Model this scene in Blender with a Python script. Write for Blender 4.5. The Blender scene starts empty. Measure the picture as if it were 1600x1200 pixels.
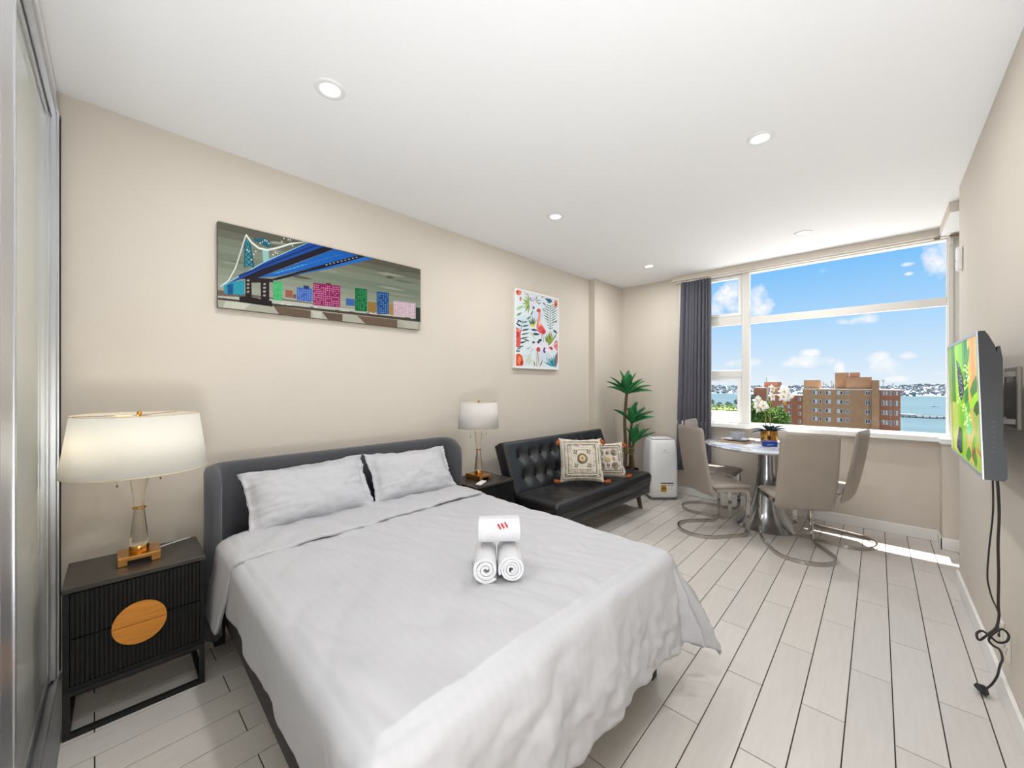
import bpy, bmesh, math, random
from mathutils import Vector, Matrix, noise as mnoise
random.seed(7)
C = bpy.context.scene.collection
scene = bpy.context.scene
R = math.radians
PI = math.pi

# ------------------------------------------------------------------ camera
cam_d = bpy.data.cameras.new('camera')
cam_d.sensor_width = 36.0
cam_d.lens = 612.0 / 1600.0 * 36.0
cam_d.clip_start = 0.02
cam_d.clip_end = 12000
cam = bpy.data.objects.new('camera', cam_d)
C.objects.link(cam)
cam.location = (0, 0, 1.40)
cam.rotation_euler = (R(90), 0, R(43.046))
scene.camera = cam

# ------------------------------------------------------------------ exposure
vs = scene.view_settings
vs.view_transform = 'Standard'
try: vs.look = 'None'
except Exception: pass
vs.gamma = 1.0
vs.use_curve_mapping = False
vs.exposure = 0.08
LAMP_W = 9.0          # each ceiling downlight
SUN_W = 12.0
SKY_K = 0.97
FILL_W = 50.0

# ------------------------------------------------------------------ colour helpers
def lin(c):
    c = c / 255.0
    return c / 12.92 if c <= 0.04045 else ((c + 0.055) / 1.055) ** 2.4
def rgb(h):
    if isinstance(h, str): h = tuple(int(h[i:i + 2], 16) for i in (0, 2, 4))
    return (lin(h[0]), lin(h[1]), lin(h[2]), 1.0)

# ------------------------------------------------------------------ sky
def build_world():
    w = bpy.data.worlds.new('sky'); scene.world = w
    w.use_nodes = True
    nt = w.node_tree; nt.nodes.clear()
    N, L = nt.nodes.new, nt.links.new
    out = N('ShaderNodeOutputWorld'); bg = N('ShaderNodeBackground')
    bg.inputs['Strength'].default_value = SKY_K
    L(bg.outputs[0], out.inputs[0])
    tc = N('ShaderNodeTexCoord')
    sep = N('ShaderNodeSeparateXYZ'); L(tc.outputs['Generated'], sep.inputs[0])
    def math_(op, a, b=None, clamp=False):
        n = N('ShaderNodeMath'); n.operation = op; n.use_clamp = clamp
        for i, v in enumerate((a, b)):
            if v is None: continue
            if isinstance(v, (int, float)): n.inputs[i].default_value = v
            else: L(v, n.inputs[i])
        return n.outputs[0]
    # elevation gradient, carried on over the whole dome
    ramp = N('ShaderNodeValToRGB'); L(math_('ABSOLUTE', sep.outputs['Z']), ramp.inputs[0])
    cr = ramp.color_ramp
    stops = [(0.0, (226, 238, 247)), (0.05, (206, 229, 248)), (0.13, (172, 214, 250)), (0.24, (126, 193, 248)), (0.42, (92, 174, 243)), (1.0, (58, 130, 216))]
    cr.elements[0].position = stops[0][0]; cr.elements[0].color = rgb(stops[0][1])
    cr.elements[1].position = 1.0; cr.elements[1].color = rgb(stops[-1][1])
    for p, c in stops[1:-1]:
        e = cr.elements.new(p); e.color = rgb(c)
    # cumulus: soft lumps, each at its own bearing and height, broken up by noise
    yy = math_('MAXIMUM', sep.outputs['Y'], 0.02)
    gx = math_('DIVIDE', sep.outputs['X'], yy); gz = math_('DIVIDE', sep.outputs['Z'], yy)
    nz = N('ShaderNodeTexNoise'); nz.inputs['Scale'].default_value = 26; nz.inputs['Detail'].default_value = 10; nz.inputs['Roughness'].default_value = .62
    L(tc.outputs['Generated'], nz.inputs['Vector'])
    dens = None
    for a, b, ra, rb in CLOUDS:
        p = math_('DIVIDE', math_('SUBTRACT', gx, a), ra); q = math_('DIVIDE', math_('SUBTRACT', gz, b), rb)
        d = math_('SUBTRACT', 1.0, math_('ADD', math_('MULTIPLY', p, p), math_('MULTIPLY', q, q)))
        dens = d if dens is None else math_('MAXIMUM', dens, d)
    front = math_('GREATER_THAN', sep.outputs['Y'], 0.03)
    d1 = math_('ADD', math_('MAXIMUM', dens, -3.0), math_('MULTIPLY', math_('SUBTRACT', nz.outputs['Fac'], 0.5), 4.6))
    m1 = math_('MULTIPLY', math_('MULTIPLY', d1, .75, True), front, True)
    # scattered clouds over the rest of the dome
    n2 = N('ShaderNodeTexNoise'); n2.inputs['Scale'].default_value = 3.2; n2.inputs['Detail'].default_value = 8; n2.inputs['Roughness'].default_value = .6
    mp = N('ShaderNodeMapping'); mp.inputs['Scale'].default_value = (1, 1, 2.2); L(tc.outputs['Generated'], mp.inputs[0]); L(mp.outputs[0], n2.inputs['Vector'])
    side = math_('GREATER_THAN', math_('ABSOLUTE', gx), 0.62)
    high = math_('GREATER_THAN', gz, 0.62)
    away = math_('MAXIMUM', math_('MAXIMUM', side, high), math_('LESS_THAN', sep.outputs['Y'], 0.03))
    m2 = math_('MULTIPLY', math_('MULTIPLY', math_('SUBTRACT', n2.outputs['Fac'], 0.56), 7.0, True), away, True)
    m = math_('MAXIMUM', m1, m2, True)
    mix = N('ShaderNodeMixRGB'); L(m, mix.inputs[0]); L(ramp.outputs[0], mix.inputs[1])
    mix.inputs[2].default_value = (0.93, 0.945, 0.97, 1)
    L(mix.outputs[0], bg.inputs['Color'])
CLOUDS = [(-0.249,0.203,0.044,0.044),(-0.196,0.178,0.029,0.040),(-0.276,0.173,0.022,0.030),(-0.033,0.123,0.039,0.010),(-0.112,0.045,0.043,0.015),(-0.099,0.063,0.020,0.008),(0.006,0.033,0.030,0.017),(-0.001,0.048,0.017,0.012),(0.039,0.051,0.016,0.008),(-0.223,0.048,0.040,0.012),(0.076,0.213,0.018,0.031),(0.085,0.225,0.012,0.033),(0.039,0.215,0.009,0.004),(0.040,0.198,0.006,0.003),(-0.167,0.011,0.016,0.010),(-0.054,0.031,0.010,0.013),(0.024,0.009,0.021,0.007),(0.079,0.019,0.010,0.004)
]
build_world()

sun_d = bpy.data.lights.new('sun', 'SUN'); sun_d.energy = SUN_W; sun_d.angle = R(0.5); sun_d.color = (1.0, .96, .9)
sun = bpy.data.objects.new('sun', sun_d); C.objects.link(sun)
sun.location = (2, 12, 30)
sun.rotation_euler = (-Vector((-0.12, 1.0, 3.02))).to_track_quat('-Z', 'Y').to_euler()

# added fill lamp, unseen behind the camera, aimed up to brighten the ceiling
fill_d = bpy.data.lights.new('ceiling_fill', 'AREA'); fill_d.shape = 'RECTANGLE'; fill_d.size = .45; fill_d.size_y = .45; fill_d.energy = FILL_W; fill_d.color = (.90, .95, 1.0)
hall = bpy.data.objects.new('ceiling_fill', fill_d); C.objects.link(hall)
hall.location = (.12, -.14, .66); hall.rotation_euler = (R(160), 0, 0)

# ------------------------------------------------------------------ frames
# the bed wall is 1.75 degrees out of square; LW turns (off the wall, along the wall) into floor coordinates
L0 = Vector((-2.898, 0.0)); LANG = R(-1.7527)
Ld = Vector((0.03059, 0.99953)); Ln = Vector((0.99953, -0.03059))
def LW(off, s, z=0.0):
    p = L0 + Ln * off + Ld * s
    return Vector((p.x, p.y, z))
def ceil_z(y): return 2.813 - 0.0115 * y

# ------------------------------------------------------------------ materials
MATS = {}
def mat(name, col, rough=.5, metal=0.0, var=0.0, vscale=20, bump=0.0, bscale=60, spec=.5, coat=0.0, sheen=0.0,
        emit=None, estr=0.0, stretch=(1, 1, 1), objvar=0.0, sss=0.0, detail=4):
    if name in MATS: return MATS[name]
    m = bpy.data.materials.new(name); m.use_nodes = True
    nt = m.node_tree; b = nt.nodes['Principled BSDF']
    c = rgb(col)
    b.inputs['Base Color'].default_value = c
    b.inputs['Roughness'].default_value = rough
    b.inputs['Metallic'].default_value = metal
    b.inputs['Specular IOR Level'].default_value = spec
    b.inputs['Coat Weight'].default_value = coat
    b.inputs['Sheen Weight'].default_value = sheen
    if emit is not None:
        b.inputs['Emission Color'].default_value = rgb(emit); b.inputs['Emission Strength'].default_value = estr
    N, L = nt.nodes.new, nt.links.new
    if var or bump:
        tc = N('ShaderNodeTexCoord'); mp = N('ShaderNodeMapping'); mp.inputs['Scale'].default_value = stretch
        L(tc.outputs['Object'], mp.inputs[0])
    src = None
    if var:
        n = N('ShaderNodeTexNoise'); n.inputs['Scale'].default_value = vscale; n.inputs['Detail'].default_value = detail
        L(mp.outputs[0], n.inputs['Vector'])
        r = N('ShaderNodeValToRGB')
        r.color_ramp.elements[0].position = .3; r.color_ramp.elements[1].position = .7
        r.color_ramp.elements[0].color = tuple(max(0, x * (1 - var)) for x in c[:3]) + (1,)
        r.color_ramp.elements[1].color = tuple(min(1, x * (1 + var)) for x in c[:3]) + (1,)
        L(n.outputs['Fac'], r.inputs[0]); src = r.outputs[0]
        L(src, b.inputs['Base Color'])
    if objvar:
        oi = N('ShaderNodeObjectInfo'); hs = N('ShaderNodeHueSaturation')
        mr = N('ShaderNodeMapRange'); mr.inputs['To Min'].default_value = 1 - objvar; mr.inputs['To Max'].default_value = 1 + objvar
        L(oi.outputs['Random'], mr.inputs['Value']); L(mr.outputs[0], hs.inputs['Value'])
        if src: L(src, hs.inputs['Color'])
        else: hs.inputs['Color'].default_value = c
        L(hs.outputs[0], b.inputs['Base Color'])
    if bump:
        n2 = N('ShaderNodeTexNoise'); n2.inputs['Scale'].default_value = bscale; n2.inputs['Detail'].default_value = 3
        L(mp.outputs[0], n2.inputs['Vector'])
        bp = N('ShaderNodeBump'); bp.inputs['Strength'].default_value = bump; bp.inputs['Distance'].default_value = .01
        L(n2.outputs['Fac'], bp.inputs['Height']); L(bp.outputs[0], b.inputs['Normal'])
    MATS[name] = m
    return m
def mat_glass(name, tint=(1, 1, 1), refl=.06):
    m = bpy.data.materials.new(name); m.use_nodes = True
    nt = m.node_tree; nt.nodes.clear(); N, L = nt.nodes.new, nt.links.new
    o = N('ShaderNodeOutputMaterial'); t = N('ShaderNodeBsdfTransparent'); t.inputs[0].default_value = (*tint, 1)
    g = N('ShaderNodeBsdfGlossy'); g.inputs['Roughness'].default_value = 0.0
    f = N('ShaderNodeFresnel'); ge = N('ShaderNodeNewGeometry'); mr = N('ShaderNodeMapRange')
    mr.inputs['To Min'].default_value = 1.04; mr.inputs['To Max'].default_value = 1 / 1.04
    L(ge.outputs['Backfacing'], mr.inputs['Value']); L(mr.outputs[0], f.inputs[0])
    mx = N('ShaderNodeMixShader'); L(f.outputs[0], mx.inputs[0]); L(t.outputs[0], mx.inputs[1]); L(g.outputs[0], mx.inputs[2])
    L(mx.outputs[0], o.inputs[0]); return m
def mat_mix_mirror(name, col, k):
    m = bpy.data.materials.new(name); m.use_nodes = True
    nt = m.node_tree; nt.nodes.clear(); N, L = nt.nodes.new, nt.links.new
    o = N('ShaderNodeOutputMaterial'); d = N('ShaderNodeBsdfDiffuse'); d.inputs[0].default_value = rgb(col)
    g = N('ShaderNodeBsdfGlossy'); g.inputs['Roughness'].default_value = .03; g.inputs[0].default_value = (.93, .96, .94, 1)
    mx = N('ShaderNodeMixShader'); mx.inputs[0].default_value = k
    L(d.outputs[0], mx.inputs[1]); L(g.outputs[0], mx.inputs[2]); L(mx.outputs[0], o.inputs[0]); return m
def mat_shade(name, col, trans=.45):
    m = bpy.data.materials.new(name); m.use_nodes = True
    nt = m.node_tree; nt.nodes.clear(); N, L = nt.nodes.new, nt.links.new
    o = N('ShaderNodeOutputMaterial'); d = N('ShaderNodeBsdfDiffuse'); d.inputs[0].default_value = rgb(col)
    t = N('ShaderNodeBsdfTranslucent'); t.inputs[0].default_value = rgb(col)
    mx = N('ShaderNodeMixShader'); mx.inputs[0].default_value = trans
    L(d.outputs[0], mx.inputs[1]); L(t.outputs[0], mx.inputs[2]); L(mx.outputs[0], o.inputs[0]); return m
def mat_print(name, emit=0.0, rough=.6):
    m = bpy.data.materials.new(name); m.use_nodes = True
    nt = m.node_tree; b = nt.nodes['Principled BSDF']; a = nt.nodes.new('ShaderNodeVertexColor'); a.layer_name = 'ink'
    nt.links.new(a.outputs[0], b.inputs['Base Color']); b.inputs['Roughness'].default_value = rough
    b.inputs['Specular IOR Level'].default_value = .2
    if emit:
        nt.links.new(a.outputs[0], b.inputs['Emission Color']); b.inputs['Emission Strength'].default_value = emit
    return m
def mat_brick(name, c1, c2, mortar, scale=1.0):
    m = bpy.data.materials.new(name); m.use_nodes = True
    nt = m.node_tree; b = nt.nodes['Principled BSDF']; N, L = nt.nodes.new, nt.links.new
    tc = N('ShaderNodeTexCoord')
    n = N('ShaderNodeTexNoise'); n.inputs['Scale'].default_value = .35; n.inputs['Detail'].default_value = 8; n.inputs['Roughness'].default_value = .7
    L(tc.outputs['Object'], n.inputs['Vector'])
    r = N('ShaderNodeValToRGB'); r.color_ramp.elements[0].position = .35; r.color_ramp.elements[1].position = .65
    r.color_ramp.elements[0].color = rgb(c1); r.color_ramp.elements[1].color = rgb(c2); L(n.outputs['Fac'], r.inputs[0])
    w = N('ShaderNodeTexWave'); w.bands_direction = 'Z'; w.inputs['Scale'].default_value = 1.2 * scale; w.inputs['Distortion'].default_value = .4
    L(tc.outputs['Object'], w.inputs['Vector'])
    mx = N('ShaderNodeMixRGB'); mx.inputs[2].default_value = rgb(mortar)
    mm = N('ShaderNodeMath'); mm.operation = 'MULTIPLY'; mm.inputs[1].default_value = .16; L(w.outputs['Fac'], mm.inputs[0]); L(mm.outputs[0], mx.inputs[0])
    L(r.outputs[0], mx.inputs[1]); L(mx.outputs[0], b.inputs['Base Color']); b.inputs['Roughness'].default_value = .9
    return m
def mat_bed_linen(name, col, axis='Y'):
    m = mat(name, col, rough=.62, bump=.05, bscale=30, sheen=.1)
    nt = m.node_tree; b = nt.nodes['Principled BSDF']; N, L = nt.nodes.new, nt.links.new
    tc = N('ShaderNodeTexCoord'); w = N('ShaderNodeTexWave'); w.bands_direction = axis; w.inputs['Scale'].default_value = 9; w.inputs['Distortion'].default_value = .0
    L(tc.outputs['Object'], w.inputs['Vector'])
    r = N('ShaderNodeValToRGB'); r.color_ramp.elements[0].position = .45; r.color_ramp.elements[1].position = .55
    c = rgb(col); r.color_ramp.elements[0].color = c; r.color_ramp.elements[1].color = tuple(x * .985 for x in c[:3]) + (1,)
    L(w.outputs['Fac'], r.inputs[0]); L(r.outputs[0], b.inputs['Base Color'])
    return m

# ------------------------------------------------------------------ mesh builder
class MB:
    def __init__(self): self.bm = bmesh.new()
    def _xf(self, vs, M):
        if M is not None: bmesh.ops.transform(self.bm, matrix=M, verts=vs)
    def box(self, c, s, bevel=0.0, seg=1, M=None):
        r = bmesh.ops.create_cube(self.bm, size=1.0); vs = r['verts']
        for v in vs: v.co = Vector((v.co.x * s[0] + c[0], v.co.y * s[1] + c[1], v.co.z * s[2] + c[2]))
        self._xf(vs, M)
        if bevel:
            es = list({e for v in vs for e in v.link_edges})
            bmesh.ops.bevel(self.bm, geom=es, offset=bevel, segments=seg, profile=.5, affect='EDGES')
        return self
    def b(self, x0, x1, y0, y1, z0, z1, bevel=0.0, seg=1):
        return self.box(((x0 + x1) / 2, (y0 + y1) / 2, (z0 + z1) / 2), (abs(x1 - x0), abs(y1 - y0), abs(z1 - z0)), bevel, seg)
    def grid(self, nu, nv, f, cu=False, cv=False):
        bm = self.bm
        V = [[bm.verts.new(f(i / (nu if cu else nu - 1), j / (nv if cv else nv - 1))) for j in range(nv)] for i in range(nu)]
        for i in range(nu if cu else nu - 1):
            for j in range(nv if cv else nv - 1):
                a, b, c, d = V[i][j], V[(i + 1) % nu][j], V[(i + 1) % nu][(j + 1) % nv], V[i][(j + 1) % nv]
                try: bm.faces.new((a, b, c, d))
                except ValueError: pass
        return V
    def lathe(self, prof, n=24, c=(0, 0, 0), sx=1, sy=1, cap=True):
        bm = self.bm; rings = []
        for r, z in prof:
            if r < 1e-6: rings.append([bm.verts.new((c[0], c[1], c[2] + z))])
            else: rings.append([bm.verts.new((c[0] + r * sx * math.cos(2 * PI * k / n), c[1] + r * sy * math.sin(2 * PI * k / n), c[2] + z)) for k in range(n)])
        for a, b in zip(rings, rings[1:]):
            for k in range(n):
                k2 = (k + 1) % n
                if len(a) == 1 and len(b) > 1: bm.faces.new((a[0], b[k2], b[k]))
                elif len(b) == 1 and len(a) > 1: bm.faces.new((a[k], a[k2], b[0]))
                elif len(a) > 1: bm.faces.new((a[k], a[k2], b[k2], b[k]))
        if cap:
            if len(rings[0]) > 1: bm.faces.new(list(reversed(rings[0])))
            if len(rings[-1]) > 1: bm.faces.new(rings[-1])
        return self
    def sweep(self, pts, sec, closed=False, up=Vector((0, 0, 1)), cap=True, scale=None):
        """carry the 2D section sec along pts, rotation-minimising frame"""
        bm = self.bm; pts = [Vector(p) for p in pts]; n = len(pts); rings = []
        T = []
        for i in range(n):
            a = pts[i - 1] if (i > 0 or closed) else pts[i]
            b = pts[(i + 1) % n] if (i < n - 1 or closed) else pts[i]
            T.append((b - a).normalized())
        u = Vector(up); u = (u - T[0] * u.dot(T[0]))
        if u.length < 1e-4: u = Vector((1, 0, 0)) - T[0] * T[0].x
        u.normalize()
        for i in range(n):
            if i:
                q = T[i - 1].rotation_difference(T[i]); u = q @ u
                u = (u - T[i] * u.dot(T[i])).normalized()
            s = T[i].cross(u); k = scale[i] if scale else 1.0
            rings.append([bm.verts.new(pts[i] + s * (x * k) + u * (y * k)) for x, y in sec])
        m = len(sec)
        for i in range(n if closed else n - 1):
            A, B = rings[i], rings[(i + 1) % n]
            for k in range(m): bm.faces.new((A[k], A[(k + 1) % m], B[(k + 1) % m], B[k]))
        if cap and not closed:
            bm.faces.new(list(reversed(rings[0]))); bm.faces.new(rings[-1])
        return self
    def tube(self, pts, r, n=8, closed=False, scale=None):
        return self.sweep(pts, [(r * math.cos(2 * PI * k / n), r * math.sin(2 * PI * k / n)) for k in range(n)], closed, scale=scale)
    def cyl(self, p0, p1, r0, r1=None, n=16):
        r1 = r0 if r1 is None else r1
        return self.tube([p0, p1], r0, n, scale=[1, r1 / r0])
    def prism(self, pts, h, M=None):
        """polygon in XY extruded along Z"""
        bm = self.bm
        a = [bm.verts.new((x, y, 0)) for x, y in pts]; b = [bm.verts.new((x, y, h)) for x, y in pts]
        n = len(pts)
        try:
            bm.faces.new(list(reversed(a))); bm.faces.new(b)
        except ValueError: pass
        for k in range(n): bm.faces.new((a[k], a[(k + 1) % n], b[(k + 1) % n], b[k]))
        self._xf(a + b, M); return self

OFF = {}
def obj(name, mb, m, parent=None, smooth=35, mods=None, world=None):
    me = bpy.data.meshes.new(name)
    bm = mb.bm
    o_ = OFF.get(parent.name) if parent else None
    if o_ is not None: bmesh.ops.translate(bm, vec=-Vector(o_), verts=bm.verts)
    bmesh.ops.recalc_face_normals(bm, faces=bm.faces)
    bm.to_mesh(me); bm.free()
    if smooth:
        for p in me.polygons: p.use_smooth = True
        if smooth < 180: me.set_sharp_from_angle(angle=R(smooth))
    for x in (m if isinstance(m, (list, tuple)) else [m]): me.materials.append(x)
    o = bpy.data.objects.new(name, me); C.objects.link(o)
    if parent: o.parent = parent
    if parent and parent.name in OFF: OFF[o.name] = OFF[parent.name]
    return o
def thing(name, label, cat, loc=(0, 0, 0), rotz=0.0, group=None, off=None):
    o = bpy.data.objects.new(name, None); C.objects.link(o)
    o.empty_display_size = .1
    o.location = loc; o.rotation_euler = (0, 0, rotz); o['label'] = label; o['category'] = cat
    if group: o['group'] = group
    if off is not None: OFF[o.name] = off
    return o
def wall_thing(name, label, cat, off, s, z=0.0, group=None):
    """a thing measured in bed-wall coordinates: x off the wall, y along it; meshes are given in those coordinates"""
    return thing(name, label, cat, LW(off, s, z), LANG, group, off=(off, s, z))
def tag(o, label, cat, group=None):
    o['label'] = label; o['category'] = cat
    if group: o['group'] = group
    return o
def struct(name, mb, m, smooth=0):
    o = obj(name, mb, m, None, smooth); o['kind'] = 'structure'; return o
def copy_tree(o, parent=None):
    c = o.copy(); C.objects.link(c)
    if parent: c.parent = parent
    for ch in list(o.children): copy_tree(ch, c)
    return c
def fillet(pts, rad, n=6):
    """round the inner corners of a polyline"""
    pts = [Vector(p) for p in pts]; out = [pts[0]]
    for i in range(1, len(pts) - 1):
        p, a, b = pts[i], pts[i - 1], pts[i + 1]
        r = rad[i] if isinstance(rad, (list, tuple)) else rad
        if r <= 0: out.append(p); continue
        da, db = (a - p), (b - p); ra = min(r, da.length * .49); rb = min(r, db.length * .49)
        A, B = p + da.normalized() * ra, p + db.normalized() * rb
        for k in range(n + 1):
            t = k / n; out.append(A * (1 - t) ** 2 + p * 2 * t * (1 - t) + B * t * t)
    out.append(pts[-1]); return out
def decode(rows):
    """each row: red, green, blue, then outline points in thousandths of the sheet"""
    for f in rows:
        v = [x / 1000 for x in f[3:]]
        yield tuple(f[:3]), list(zip(v[0::2], v[1::2]))
def print_mesh(name, text, w, h, m, parent, fn, lift=.00004):
    """flat print: coloured ink patches laid on a surface; fn maps (across, up, proud) to a point"""
    me = bpy.data.meshes.new(name); V = []; F = []; cols = []
    for i, (c, pts) in enumerate(decode(text)):
        b = len(V); V += [fn(u * w, v * h, i * lift) for u, v in pts]
        F.append(tuple(range(b, b + len(pts)))); cols.append(rgb(c))
    me.from_pydata(V, [], F); me.update()
    a = me.color_attributes.new('ink', 'FLOAT_COLOR', 'CORNER')
    for p in me.polygons:
        for li in p.loop_indices: a.data[li].color = cols[p.index]
    me.materials.append(m)
    o = bpy.data.objects.new(name, me); C.objects.link(o); o.parent = parent
    return o

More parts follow.
